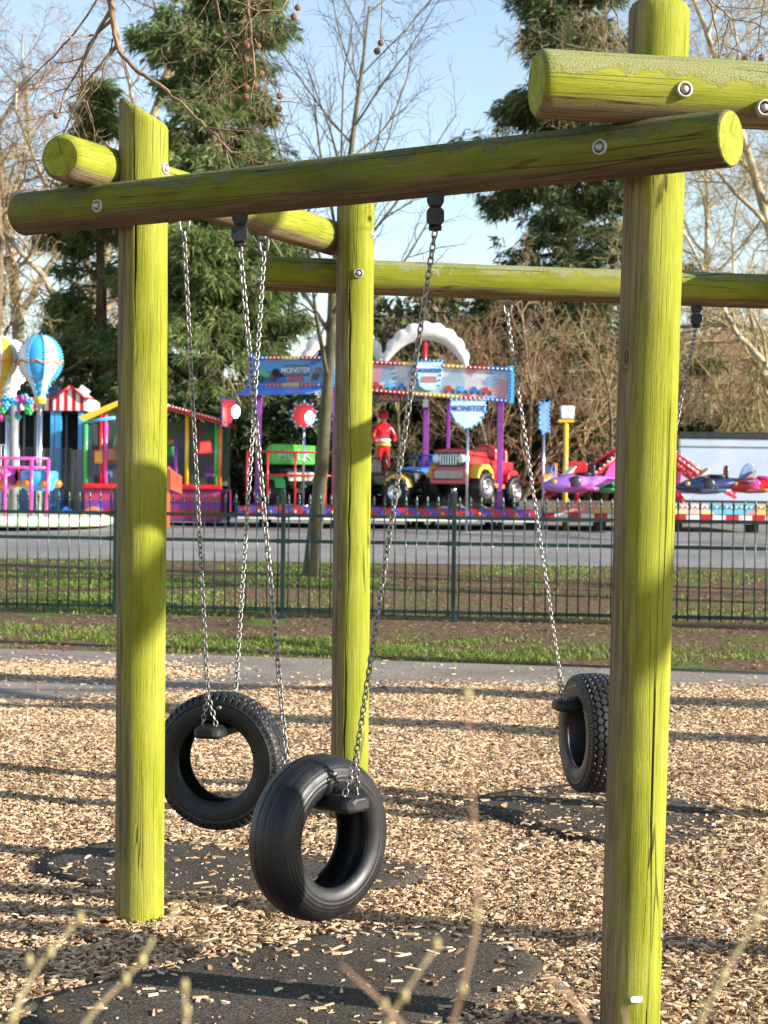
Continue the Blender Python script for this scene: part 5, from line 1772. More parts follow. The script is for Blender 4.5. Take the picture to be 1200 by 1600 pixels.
def jeep(loc, yaw, tilt=0):
    t = thing('toy_truck', 'red toy jeep with round headlights and a slatted grille on the truck ride', 'ride car', loc, yaw)
    t.rotation_euler = (tilt, 0, yaw)
    # front is -Y
    mb = MB(); mb.prism([(-.95, .48), (.95, .48), (1.0, .62), (1.0, 1.0), (.30, 1.02), (.18, .98), (.02, .98), (-.12, 1.02), (-.95, 1.05), (-1.05, .98), (-1.05, .55)], .86, (0, 0, 0), (0, 1, 0), (0, 0, 1)); mb.build('body', M_RED, t, local=True, bevel=.05)
    mb = MB(); mb.prism([(-.46, -.01), (.46, -.01), (.42, .085), (.2, .11), (-.2, .11), (-.42, .085)], .86, (0, -.62, 1.04), (1, 0, 0), (0, 0, 1)); mb.build('bonnet', M_RED, t, local=True, bevel=.03)
    mb = MB(); mb.prism([(-.36, -.15), (.36, -.15), (.43, -.06), (.43, .12), (.36, .17), (-.36, .17), (-.43, .12), (-.43, -.06)], .07, (0, -1.09, .90), (1, 0, 0), (0, 0, 1)); gr = mb.build('grille', M_BLK, t, local=True, bevel=.02)
    for k in range(7): mb = MB(); mb.box((-.21 + .07 * k, -1.135, .90), (.022, .03, .24)); mb.build('slat', M_CHROME, gr, local=True, bevel=.006)
    for s in (-1, 1):
        mb = MB(); mb.lathe([(.10, -.02), (.10, .02), (.085, .035), (.04, .05), (.0001, .055)], (s * .34, -1.125, .92), (0, -1, 0), 20); mb.build('headlight', M_WHT, t, local=True)
        mb = MB(); mb.prism([(-.34, 0), (-.30, .22), (-.14, .34), (.14, .34), (.32, .2), (.36, 0), (.26, 0), (.2, .15), (.1, .22), (-.1, .22), (-.2, .14), (-.24, 0)], .30, (s * .56, -.62, .50), (0, 1, 0), (0, 0, 1)); mb.build('fender', M_YEL, t, local=True, bevel=.03)
        mb = MB(); mb.prism([(-.30, 0), (-.26, .2), (-.1, .3), (.1, .3), (.26, .2), (.3, 0), (.2, 0), (.14, .14), (-.14, .14), (-.2, 0)], .26, (s * .54, .66, .50), (0, 1, 0), (0, 0, 1)); mb.build('fender', M_RED, t, local=True, bevel=.03)
        wheel_at(t, (s * .62, -.62, .34), .34, .30, s, .0); wheel_at(t, (s * .60, .66, .34), .34, .30, s)
        mb = MB(); mb.prism([(-.22, 0), (.22, 0), (.26, .10), (-.26, .10)], .16, (s * .56, .10, .36), (0, 1, 0), (0, 0, 1)); mb.build('step', M_ORG, t, local=True, bevel=.02)
    mb = MB(); mb.prism([(-.40, -.13), (.40, -.13), (.43, .07), (-.43, .07)], .10, (0, -1.06, .60), (1, 0, 0), (0, 0, 1)); mb.build('bumper', simple('pale_bumper', (.42, .37, .33), .5), t, local=True, bevel=.03)
    mb = MB(); mb.prism([(-.48, -.22), (.48, -.22), (.50, -.10), (.47, .12), (.42, .12), (.39, -.12), (-.39, -.12), (-.42, .12), (-.47, .12), (-.50, -.10)], .13, (0, -1.07, .58), (1, 0, 0), (0, 0, 1)); mb.build('bumper_frame', M_RED, t, local=True, bevel=.02)
    for y in (.18, .62):
        mb = MB(); mb.prism([(-.36, 0), (.36, 0), (.34, .30), (.14, .40), (-.14, .40), (-.34, .30)], .12, (0, y + .18, .96), (1, 0, 0), (0, 0, 1)); mb.build('seat', M_RED, t, local=True, bevel=.05)
    mb = MB(); mb.tube([(-.40, -.14, 1.02), (-.38, -.10, 1.36), (.38, -.10, 1.36), (.40, -.14, 1.02)], .016, 6); mb.build('windscreen_frame', M_BLK, t, local=True)
    mb = MB(); mb.tube([(.30, .5, 1.0), (.30, .5, 1.5)], .012, 6); mb.build('aerial', M_CHROME, t, local=True)
    mb = MB()
    for y in (-.62, .66): mb.cyl((-.6, y, .34), (.6, y, .34), .05, n=8)
    mb.box((0, 0, .38), (.30, 1.7, .12)); mb.build('chassis', M_DSTEEL, t, local=True)
    return t


def cabtruck(loc, yaw, cols, label, wr=.34, cab=True, tilt=0):
    t = thing('toy_truck', label, 'ride car', loc, yaw); t.rotation_euler = (tilt, 0, yaw)
    b_, f_, s_ = cols
    mb = MB(); mb.prism([(-.92, .52), (.92, .52), (.95, .88), (.4, .92), (.34, .84), (-.1, .84), (-.22, .96), (-.86, .92), (-.98, .80)], .74, (0, 0, 0), (0, 1, 0), (0, 0, 1)); mb.build('body', b_, t, local=True, bevel=.05)
    if cab:
        mb = MB(); mb.tube([(-.33, -.2, .9), (-.31, -.05, 1.28), (.31, -.05, 1.28), (.33, -.2, .9)], .03, 6); mb.tube([(-.33, .5, .9), (-.31, .42, 1.28), (.31, .42, 1.28), (.33, .5, .9)], .03, 6); mb.build('roll_bar', b_, t, local=True)
    mb = MB(); mb.prism([(-.34, 0), (.34, 0), (.30, .32), (.12, .40), (-.12, .40), (-.30, .32)], .14, (0, .42, .84), (1, 0, 0), (0, 0, 1)); mb.build('seat', s_, t, local=True, bevel=.05)
    mb = MB(); mb.prism([(-.32, -.12), (.32, -.12), (.36, .12), (-.36, .12)], .06, (0, -.97, .74), (1, 0, 0), (0, 0, 1)); mb.build('grille', M_CHROME, t, local=True, bevel=.02)
    for s in (-1, 1):
        mb = MB(); mb.lathe([(.085, -.02), (.085, .02), (.05, .04), (.0001, .045)], (s * .28, -.985, .78), (0, -1, 0), 16); mb.build('headlight', M_WHT, t, local=True)
        for y in (-.58, .62):
            mb = MB(); mb.prism([(-.36, 0), (-.30, .24), (-.12, .34), (.12, .34), (.30, .24), (.36, 0), (.25, 0), (.2, .14), (.1, .22), (-.1, .22), (-.2, .14), (-.25, 0)], .28, (s * .52, y, wr + .12), (0, 1, 0), (0, 0, 1)); mb.build('fender', f_, t, local=True, bevel=.03)
            wheel_at(t, (s * .60, y, wr), wr, .30, s)
    mb = MB()
    for y in (-.58, .62): mb.cyl((-.6, y, wr), (.6, y, wr), .05, n=8)
    mb.box((0, 0, wr + .06), (.26, 1.6, .12)); mb.build('chassis', M_DSTEEL, t, local=True)
    return t


q = P(740, 790, 46.7); jp = jeep((q.x, 46.7, zt + .12), math.radians(-36), math.radians(-4)); jp.scale = (1.12, 1.12, 1.16)
q = P(606, 790, 46.6); qd = cabtruck((q.x, 46.8, zt + .03), math.radians(62), (M_BLK, M_YEL, M_BLK), 'black and yellow toy truck with chunky tyres left of the red jeep', .36)
q = P(660, 790, 49.4); cabtruck((q.x, 49.4, zt + .12), math.radians(-25), (M_BLUE, M_NAVY, M_BLUE), 'dark blue toy truck half hidden behind the red jeep', .34)
q = P(452, 790, 47.4)
ht = cabtruck((q.x, 47.4, zt + .02), math.radians(20), (M_DARK, M_GRN, M_BLK), 'dark toy truck carrying a bright green lettered box', .32, False)
mb = MB(); mb.prism([(-.62, -.27), (.58, -.27), (.60, .24), (-.50, .27), (-.64, .12)], .5, (0, -.1, 1.33), (1, 0, 0), (0, 0, 1)); bxo = mb.build('sign_box', simple('bright_green', (.10, .55, .06), .35, 0, .15, 3), ht, local=True, bevel=.03)
o = text('lettering', 'HULK', (.02, -.365, 1.30), .38, simple('mint_letter', (.35, .68, .50), .4), bxo, 0, .01, True)
mb = MB(); mb.box((0, .2, .98), (.9, .12, .4)); mb.build('body_panel', M_DARK, ht, local=True)

# figure in red standing on the ride
fg = thing('figure', 'figure in red overalls and red helmet standing with its back turned', 'figure', (P(598, 720, 48.2).x, 48.2, zt + .70))
mb = MB(); mb.lathe([(.34, zt - .002), (.34, zt + .62), (.30, zt + .70), (.001, zt + .705)], (fg.location.x, 48.2, 0), (0, 0, 1), 24); mb.build('plinth', M_BLK, fg)
bm_v = [(0, 0, .88), (0, 0, 1.10), (0, 0, 1.30), (0, .01, 1.45), (0, 0, 1.56), (0, -.01, 1.68), (-.20, 0, 1.40), (-.30, -.04, 1.17), (-.24, -.20, 1.02), (.20, 0, 1.40), (.32, -.04, 1.18), (.26, -.20, 1.04), (-.11, 0, .82), (-.12, -.01, .45), (-.12, .02, .06), (-.12, -.10, .03), (.11, 0, .82), (.12, -.01, .45), (.12, .02, .06), (.12, -.10, .03)]
bm_e = [(0, 1), (1, 2), (2, 3), (3, 4), (4, 5), (3, 6), (6, 7), (7, 8), (3, 9), (9, 10), (10, 11), (0, 12), (12, 13), (13, 14), (14, 15), (0, 16), (16, 17), (17, 18), (18, 19)]
rad_ = [.19, .18, .20, .16, .065, .10, .10, .075, .05, .10, .075, .05, .13, .09, .07, .05, .13, .09, .07, .05]
me = bpy.data.meshes.new('body'); me.from_pydata(bm_v, bm_e, []); me.materials.append(M_RED)
bo = bpy.data.objects.new('body', me); COL.objects.link(bo); bo.parent = fg
sk = bo.modifiers.new('skin', 'SKIN')
for k, r in enumerate(rad_): me.skin_vertices[0].data[k].radius = (r, r * .8)
me.skin_vertices[0].data[0].use_root = True
sb = bo.modifiers.new('sub', 'SUBSURF'); sb.levels = 2; sb.render_levels = 2
for p in me.polygons: p.use_smooth = True
sk.use_smooth_shade = True
fg.rotation_euler = (0, 0, math.radians(15)); fg.scale = (1, 1, 1)
mb = MB(); mb.lathe([(.155, 1.66), (.175, 1.665), (.15, 1.69), (.148, 1.76), (.11, 1.84), (.05, 1.87), (.0001, 1.875)], (0, 0, 0), (0, 0, 1), 20); mb.box((0, -.14, 1.70), (.2, .12, .03)); mb.build('helmet', M_RED, fg, local=True)
mb = MB(); mb.lathe([(.205, 1.02), (.215, 1.03), (.215, 1.10), (.205, 1.11)], (0, 0, 0), (0, 0, 1), 20); mb.build('belt', M_WHT, fg, local=True)
mb = MB(); mb.lathe([(.20, .92), (.21, .93), (.21, .98), (.20, .99)], (0, .0, 0), (0, 0, 1), 20); mb.build('hip_band', M_YEL, fg, local=True)
mb = MB(); mb.ball((0, -.02, 1.64), .098, 14, 0, (.95, 1, 1.2)); mb.build('head', simple('painted_skin', (.55, .30, .20), .5), fg, local=True)

# signs on poles by the ride
def pole_sign(label, px, Y, pytop, pybot, half, poly, col, bulbcol, words=None, pole=M_CHROME, base_z=None, edge=False, lamp=None):
    q0 = P(px, pybot, Y); b = onground(px, Y); z0 = b.z if base_z is None else base_z
    t = thing('pole_sign', label, 'sign', (q0.x, Y, z0))
    mb = MB(); mb.cyl((q0.x, Y + .06, z0), (q0.x, Y + .06, P(px, (pytop + pybot) / 2, Y).z), .035, n=8); mb.cyl((q0.x, Y + .06, z0), (q0.x, Y + .06, z0 + .03), .18, n=16); mb.build('pole', pole, t)
    c = P(px, (pytop + pybot) / 2, Y)
    ax = (1, 0, 0) if not edge else (math.cos(edge), math.sin(edge), 0)
    mb = MB(); mb.prism([(u * half, v * half) for u, v in poly], .07, c, ax, (0, 0, 1)); f = mb.build('panel', col, t, bevel=.012)
    for k in range(len(poly)):
        a = Vector((poly[k][0] * half, 0, poly[k][1] * half)); b2 = Vector((poly[(k + 1) % len(poly)][0] * half, 0, poly[(k + 1) % len(poly)][1] * half))
        n = max(1, int((b2 - a).length / .11))
        for s in range(n):
            w = a.lerp(b2, s / n); mb = MB(); mb.ball((c.x + w.x * ax[0], c.y + w.x * ax[1] - .03, c.z + w.z), .036, 8); mb.build('bulb', bulbcol, t)
    if words:
        for (wd, dz, sz, m) in words: text('lettering', wd, (c.x, c.y - .042, c.z + dz), sz, m, f, 0, .006)
    if lamp:
        mb = MB(); mb.ball(lamp, .11, 14, 0, (1, .8, 1.5)); mb.build('lamp', M_LAMP, t)
    return t


PALE = simple('pale_blue_sign', (.58, .72, .80), .3, 0, .1, 3, coat=.3)
pole_sign('pale blue lettered shield sign on a chrome pole in front of the red jeep', 731, 44.9, 624, 668, .43, [(-1, .8), (1, .8), (1.02, .1), (.72, -.5), (.2, -.85), (-.2, -.85), (-.72, -.5), (-1.02, .1)], PALE, M_SKYB, [('MONSTER', .12, .19, M_BLUE)])
st = [(math.cos(a) * (1 if k % 2 else .84), math.sin(a) * (1 if k % 2 else .84)) for k, a in enumerate(np.linspace(0, 2 * math.pi, 21)[:-1])]
q = P(483, 652, 46.0)
pole_sign('red starburst sign with a glowing lamp beside the young tree trunk', 475, 46.4, 624, 674, .36, st, M_RED, M_SKYB, None, M_CHROME, zt, lamp=(q.x, 46.2, q.z))
q = P(365, 643, 46.5)
pole_sign('tall red sign edged with blue bulbs and a lamp, left of the truck ride', 358, 46.9, 622, 668, .40, [(-.6, .9), (.5, .85), (.5, .0), (.15, -.6), (-.2, -.95), (-.6, -.9)], M_RED, M_BLUE, None, M_DSTEEL, None, edge=.7, lamp=(q.x + .05, 46.6, q.z))
pole_sign('narrow blue lettered sign on a steel pole right of the truck ride', 850, 46.8, 628, 678, .44, [(-.35, .9), (.35, .95), (.3, .2), (.35, -.8), (-.1, -.95), (-.35, -.6)], M_BLUE, M_SKYB, None, M_CHROME, None, edge=.5)

# yellow floodlight
b = onground(882, 48); q = P(884, 645, 48)
t = thing('floodlight', 'yellow post carrying a square white floodlight', 'lamp post', b)
mb = MB(); mb.cyl(b, (b.x, 48, q.z - .2), .07, n=10); mb.box((b.x, 48, q.z - .22), (.42, .18, .07)); mb.build('post', M_YEL, t)
mb = MB(); mb.prism([(-.17, -.17), (.17, -.17), (.2, .14), (.17, .19), (-.17, .19), (-.2, .14)], .16, (b.x + .02, 47.97, q.z), (1, 0, 0), (0, 0, 1)); mb.build('lamp_head', simple('floodlight_glass', (.62, .64, .66), .25), t, bevel=.03)

# ---- balloon ride on the left
YB = 44.0
bb = onground(40, YB)
br = thing('balloon_ride', 'low pale green ride base with a pink railing round it', 'fair ride', bb)
z0 = P(40, 822, YB).z; z1 = P(40, 806, YB).z
mb = MB(); mb.lathe([(2.6, z0), (2.75, z0 + .04), (2.75, z1 - .05), (2.6, z1), (.001, z1 + .02)], (P(-10, 800, YB).x, YB + 1.2, 0), (0, 0, 1), 48); bs = mb.build('base', stripes('pale_green_base', [(.45, .62, .40), (.62, .68, .45), (.72, .74, .62)], 2.2, (1, 0, 0)), br)
qa = P(75, 815, 43.4); mb = MB(); mb.box((qa.x + .3, 43.9, P(90, 814, 43.6).z), (.62, .9, .26)); mb.build('step', simple('pale_lime', (.62, .66, .36), .5), br, bevel=.02)
for px in (-40, 45, 100): x = P(px, 826, YB).x; mb = MB(); mb.box((x, YB + .2, (gz(YB) + z0) / 2), (.24, .24, z0 - gz(YB))); mb.build('block', M_ORG, br)
zr1, zr0 = P(30, 716, 43.3).z, P(30, 733, 43.3).z
yr = 43.45
for px in (-40, 8, 49, 72):
    x = P(px, 760, yr).x; mb = MB(); mb.cyl((x, yr, z1 - .1), (x + (.05 if px == 72 else 0), yr, zr1), .045, n=8); mb.build('rail_post', M_PNK, br)
for z in (zr1, zr0 + .04):
    mb = MB(); mb.cyl((P(-60, 740, yr).x, yr, z), (P(75, 740, yr).x, yr, z), .035, n=8); mb.build('rail_bar', M_PNK, br)
for k, (px, m) in enumerate([(2, M_GRN), (20, M_PUR), (32, M_RED), (41, M_SKYB), (-10, M_ORG)]):
    q = P(px, 745, 44.0); mb = MB(); mb.prism([(-.11, -.2), (.11, -.2), (.14, .0), (.11, .2), (-.11, .2), (-.14, 0)], .04, q, (1, 0, 0), (0, 0, 1)); mb.build('panel', m, br)


def balloon(label, px, pyc, Y, rpx, m1, m2, basket):
    c = P(px, pyc, Y); s = S(Y); r = rpx * s; b = onground(px, Y)
    t = thing('balloon_car', label, 'ride car', (c.x, Y, z1), 0, 'balloon cars of the balloon ride')
    prof = []
    for a in np.linspace(90, -52, 20):
        a = math.radians(a); prof.append((max(.001, r * math.cos(a)), r * 1.12 * math.sin(a) + .0))
    prof += [(r * .44, -r * 1.18), (r * .30, -r * 1.50), (r * .24, -r * 1.72)]
    mb = MB(); mb.lathe(prof[::-1], c, (0, 0, 1), 48, mifun=lambda j: ((j + 3) // 6) % 2)
    env = mb.build('envelope', [m1, m2], t)
    mb = MB(); mb.lathe([(r * .245, -r * 1.70), (r * .27, -r * 1.74), (r * .27, -r * 2.0), (r * .20, -r * 2.04)], c, (0, 0, 1), 20); mb.build('collar', M_YEL, t)
    ln = []
    for g_ in range(8):
        a = 2 * math.pi * g_ / 8
        for (rr, z) in prof[2:-1]: ln.append((c.x + math.cos(a + .39) * (rr + .012), c.y + math.sin(a + .39) * (rr + .012), c.z + z))
    tag(bulbs('light_string', ln, .034, M_SKYB if m1 is M_SKYB else M_WHT, t), kind='stuff')
    mb = MB(); pts = []
    for i in range(97):
        a = 2 * math.pi * i / 96; sag = abs(math.sin(a * 4)) * .16 * r
        z = -.04 * r - sag; rr = r * math.cos(math.asin(max(-1, min(1, z / (1.12 * r))))) + .015
        pts.append((c.x + math.cos(a) * rr, c.y + math.sin(a) * rr, c.z + z))
    mb.tube(pts, .022, 6, caps=False); mb.build('garland', M_ORG, t)
    zp = c.z - r * 2.02
    mb = MB(); mb.cyl((c.x, Y, z1 - .05), (c.x, Y, zp), .07, n=12); mb.lathe([(.07, -.12), (.12, 0)], (c.x, Y, zp), (0, 0, 1), 12); mb.build('pole', M_CHROME, t)
    zk = P(px, 748, Y).z
    mb = MB(); mb.lathe([(.30, -.30), (.42, -.2), (.46, .0), (.46, .16), (.40, .20), (.36, .12), (.3, -.2), (.001, -.24)], (c.x, Y, zk), (0, 0, 1), 28); mb.build('basket', basket, t)
    for k in range(6):
        a = k * math.pi / 3; mb = MB(); mb.ball((c.x + math.cos(a) * .44, Y + math.sin(a) * .44, zk - .12), .13, 10, 0, (1, 1, .8)); mb.build('ornament', M_ORG, t)
    return t


balloon('sky blue and white striped balloon car edged with bulbs', 63, 562, 43.9, 34, M_SKYB, M_WHT, M_SKYB)
balloon('yellow balloon car cut off by the left edge', -4, 560, 44.2, 31, M_YEL, simple('deep_yellow', (.72, .40, .02), .35, 0, .08, 3, coat=.3), M_PNK)
balloon('white and pale pink balloon car behind the yellow one', 14, 568, 46.2, 33, M_WHT, simple('pale_pink', (.72, .55, .52), .35, 0, .08, 3), M_GRN)
# painted garland of cut-out shapes under the balloons: the ride's own centre piece
ct = thing('ride_centrepiece', 'cluster of pink, green and turquoise knobbly shapes below the white balloon', 'fair ornament', (P(25, 640, 45.4).x, 45.4, z1))
rgc = np.random.default_rng(4)
q = P(22, 640, 45.4); mb = MB(); mb.cyl((q.x, 45.4, z1), (q.x, 45.4, q.z + .1), .12, n=10); mb.build('column', M_GREY, ct)
for k in range(22):
    m = [M_PNK, M_GRN, M_SKYB, simple('turquoise', (.05, .5, .5), .3) if k == 3 else M_SKYB, M_GRN, M_PNK][k % 6]
    q = P(rgc.uniform(0, 48), rgc.uniform(615, 655), 45.4 + rgc.uniform(-.2, .2)); mb = MB()
    for s in range(5): a = s * 2 * math.pi / 5; mb.ball((q.x + math.cos(a) * .07, q.y, q.z + math.sin(a) * .07), .06, 7)
    mb.ball((q.x, q.y - .03, q.z), .05, 7); mb.build('flower', m, ct)

# ---- striped kiosk
YK = 50.0
kb = onground(75, YK)
kk = thing('kiosk', 'ticket kiosk with red and white striped canopy and sky blue pillars', 'kiosk', kb)
xa, xg, xb = P(-30, 640, YK).x, P(85, 640, YK).x, P(138, 640, YK).x
ze, zr_, zp_ = P(90, 642, YK).z, P(90, 622, YK).z, P(112, 605, YK).z
mb = MB(); mb.box(((xa + xg) / 2, YK + .9, (ze + zr_) / 2), (xg - xa, 2.0, zr_ - ze)); mb.build('valance', M_RW, kk, bevel=.01)
mb = MB(); w = (xb - xg); mb.prism([(0, 0), (w, 0), (w, (zr_ - ze) * .85), (w * .5, zp_ - ze), (0, (zr_ - ze) * .85)], 2.2, (xg, YK + .9, ze), (1, 0, 0), (0, 0, 1)); mb.build('gable', M_RW, kk, bevel=.01)
mb = MB()
for a, b2 in (((xg - .03, (zr_ - ze) * .85), (xg + w / 2, zp_ - ze + .02)), ((xg + w / 2, zp_ - ze + .02), (xb + .03, (zr_ - ze) * .85))): mb.tube([(a[0], YK - .24, ze + a[1]), (b2[0], YK - .24, ze + b2[1])], .04, 6)
mb.build('gable_trim', M_RED, kk)
for px, wd in ((82, .10), (91, .18), (126, .13), (-20, .15)):
    x = P(px, 700, YK).x; mb = MB(); mb.box((x, YK, (kb.z + ze) / 2), (wd, .18, ze - kb.z)); mb.build('pillar', M_SKYB, kk, bevel=.01)
mb = MB(); mb.box(((xa + xb) / 2, YK + 1.7, (kb.z + ze) / 2), (xb - xa, .1, ze - kb.z)); mb.build('back_wall', M_DARK, kk)
mb = MB(); mb.box(((xa + xb) / 2, YK + .9, ze - .04), (xb - xa - .1, 1.7, .06)); mb.build('ceiling', M_DARK, kk)
mb = MB(); mb.box((P(135, 700, YK).x, YK + .9, (kb.z + ze) / 2), (.06, 1.6, ze - kb.z - .1)); mb.build('side_wall', M_DARK, kk)
for px in (38, 55, 104): x = P(px, 680, YK + .8).x; mb = MB(); mb.box((x, YK + .8, (kb.z + ze) / 2), (.06, .06, ze - kb.z - .1)); mb.build('mullion', M_GREY, kk)
mb = MB(); mb.box((P(40, 700, YK).x, YK + .1, kb.z + .45), (2.2, .2, .9)); mb.build('counter', M_BLUE, kk, bevel=.02)
q = P(80, 612, YK); sp = thing('loudspeaker', 'dark loudspeaker box on the roof of the striped kiosk', 'loudspeaker', (q.x, YK + .3, zr_))
mb = MB(); mb.prism([(-.17, 0), (.17, 0), (.19, .33), (-.19, .33)], .3, (q.x, YK + .3, zr_), (1, 0, 0), (0, 0, 1)); mb.build('cabinet', M_NAVY, sp, bevel=.02)
mb = MB(); mb.lathe([(.12, 0), (.10, -.02), (.03, -.04), (.0001, -.02)], (q.x, YK + .145, zr_ + .16), (0, -1, 0), 20); mb.build('cone', M_DSTEEL, sp)
q = P(131, 614, YK); fl = thing('flood_lamp', 'small white lamp tilted on the corner of the kiosk roof', 'lamp', (q.x, YK, ze))
mb = MB(); mb.box((q.x, YK, q.z + .05), (.3, .12, .22), R=np.array(Matrix.Rotation(math.radians(35), 3, 'Y'))); mb.cyl((q.x - .04, YK + .02, ze + .3), (q.x, YK, q.z), .02, n=6); mb.build('lamp_head', M_WHT, fl, bevel=.02)

# crowd barriers in front of the kiosk
def barrier(label, pxa, pxb, Y, py0, mat, nb):
    a = P(pxa, 700, Y).x; b2 = P(pxb, 700, Y).x; g0 = gz(Y); zt_ = P((pxa + pxb) / 2, py0, Y).z
    t = thing('crowd_barrier', label, 'barrier', ((a + b2) / 2, Y, g0), 0, 'barriers round the balloon ride')
    mb = MB(); mb.tube([(a, Y, g0), (a, Y, zt_), (b2, Y, zt_), (b2, Y, g0)], .025, 6); mb.cyl((a, Y, g0 + .15), (b2, Y, g0 + .15), .02, n=6); mb.build('frame', mat, t)
    for k in range(nb): x = a + (b2 - a) * (k + 1) / (nb + 1); mb = MB(); mb.cyl((x, Y, g0 + .15), (x, Y, zt_), .012, n=5); mb.build('bar', mat, t)
    return t


barrier('white barrier at the left edge below the balloons', -20, 29, 47.5, 695, M_WHT, 8)
barrier('grey steel barrier in front of the dark kiosk counter', 31, 68, 47.6, 700, M_STEEL, 9)
barrier('grey steel barrier before the blue kiosk pillar', 70, 112, 47.7, 701, M_STEEL, 10)
a = P(115, 700, 47.6).x; b2 = P(146, 700, 47.6).x; zt_ = P(130, 703, 47.6).z
pn = thing('mesh_gate', 'grey see-through mesh gate panel right of the kiosk', 'gate', ((a + b2) / 2, 47.6, gz(47.6)))
mb = MB(); mb.tube([(a, 47.6, gz(47.6)), (a, 47.6, zt_), (b2, 47.6, zt_), (b2, 47.6, gz(47.6))], .025, 6); mb.build('frame', M_STEEL, pn)
mb = MB()
for k in range(26): x = a + (b2 - a) * k / 25; mb.cyl((x, 47.6, gz(47.6) + .1), (x, 47.6, zt_), .0085, n=4, caps=False)
for k in range(40): z = gz(47.6) + .1 + (zt_ - gz(47.6) - .1) * k / 39; mb.cyl((a, 47.61, z), (b2, 47.61, z), .006, n=4, caps=False)
mb.build('mesh', M_GREY, pn)
# blue wave panels low on the road
wv = thing('wave_panel', 'low blue and orange painted wave panel on the road', 'panel', (P(115, 805, 46).x, 46, gz(46)))
q = P(76, 810, 46); s = S(46)
mb = MB(); mb.prism([(0, 0), (88 * s, 0), (86 * s, 24 * s), (76 * s, 34 * s), (62 * s, 26 * s), (48 * s, 16 * s), (34 * s, 26 * s), (26 * s, 30 * s), (14 * s, 16 * s), (0, 10 * s)], .1, (q.x, 46, gz(46)), (1, 0, 0), (0, 0, 1)); mb.build('board', M_BLUE, wv)
mb = MB(); mb.lathe([(14 * s, -.02), (15 * s, .02), (.001, .03)], (q.x + 70 * s, 45.94, gz(46) + 12 * s), (0, -1, 0), 24); mb.build('sun_disc', M_SKYB, wv)
mb = MB(); mb.tube([(q.x + 70 * s + math.cos(a_) * 15 * s, 45.92, gz(46) + 12 * s + math.sin(a_) * 15 * s) for a_ in np.linspace(.1, 3.0, 16)], .06, 6); mb.build('rim', M_ORG, wv)

# ---- netted soft play cage
YP = 47.0
pb_ = onground(250, YP)
pc_ = thing('play_cage', 'netted soft play cage with coloured padded posts and a striped base', 'play cage', pb_)
x0, x1 = P(132, 700, YP).x, P(346, 700, YP).x
zbase, zmid, zeave = pb_.z, P(300, 765, YP).z, P(345, 662, YP).z
mb = MB(); mb.box(((x0 + x1) / 2, YP + 1.6, (zbase + .12 + zmid) / 2), (x1 - x0, 3.2, zmid - zbase - .12)); mb.build('base', stripes('purple_red_stripes', [PUR, RED, PUR, (.5, .03, .12)], 1.15, (0, 0, 1), .35), pc_, bevel=.03)
mb = MB(); mb.box(((x0 + x1) / 2, YP - .02, zmid + .06), (x1 - x0 + .06, .22, .15)); mb.build('padding', M_RED, pc_, bevel=.05)
for px, m, py in ((134, M_GRN, 650), (158, M_RED, 648), (165, M_PNK, 648), (292, M_YEL, 648), (275, M_PUR, 690), (338, M_GRN, 660), (344, M_ORG, 662), (225, M_BLUE, 640)):
    x = P(px, 700, YP).x; mb = MB(); mb.cyl((x, YP, zmid + .1), (x, YP, P(px, py, YP).z), .055, n=10); mb.build('padded_post', m, pc_)
for px, m in ((140, M_BLUE), (240, M_RED), (344, M_GRN)):
    x = P(px, 700, YP + 3).x; mb = MB(); mb.cyl((x, YP + 3.1, zmid), (x, YP + 3.1, zeave), .055, n=10); mb.build('padded_post', m, pc_)
# sloping roof
xm = P(205, 625, YP).x; zpk = P(205, 618, YP).z
mb = MB(); mb.prism([(0, 0), (xm - x0, zpk - zeave - .12), (xm - x0, zpk - zeave), (-.15, .12)], 3.4, (x0, YP + 1.55, zeave + .0), (1, 0, 0), (0, 0, 1)); mb.build('roof', M_YEL, pc_)
mb = MB(); mb.prism([(0, zpk - zeave - .12), (x1 - xm + .12, -.06), (x1 - xm + .12, .06), (0, zpk - zeave)], 3.4, (xm + .004, YP + 1.55, zeave), (1, 0, 0), (0, 0, 1)); mb.build('roof', M_RED, pc_)
mb = MB(); mb.tube([(xm, YP - .18, zpk), ((xm + x1) / 2 - .2, YP - .18, (zpk + zeave) / 2 + .07)], .06, 8); mb.build('roof_edge', M_WHT, pc_)
mb = MB(); mb.tube([((xm + x1) / 2 - .2, YP - .18, (zpk + zeave) / 2 + .07), (x1 + .12, YP - .18, zeave + .03)], .06, 8); mb.build('roof_edge', M_RED, pc_)
bulbs('light_string', [p + Vector((0, -.06, .02)) for p in lerp((xm, YP - .18, zpk), (x1 + .12, YP - .18, zeave + .03), 30)], .025, M_WHT, pc_)
mb = MB(); mb.tube([(x0, YP - .05, zeave), (P(180, 700, YP).x, YP - .05, zeave + .12)], .05, 8); mb.build('roof_edge', M_SKYB, pc_)
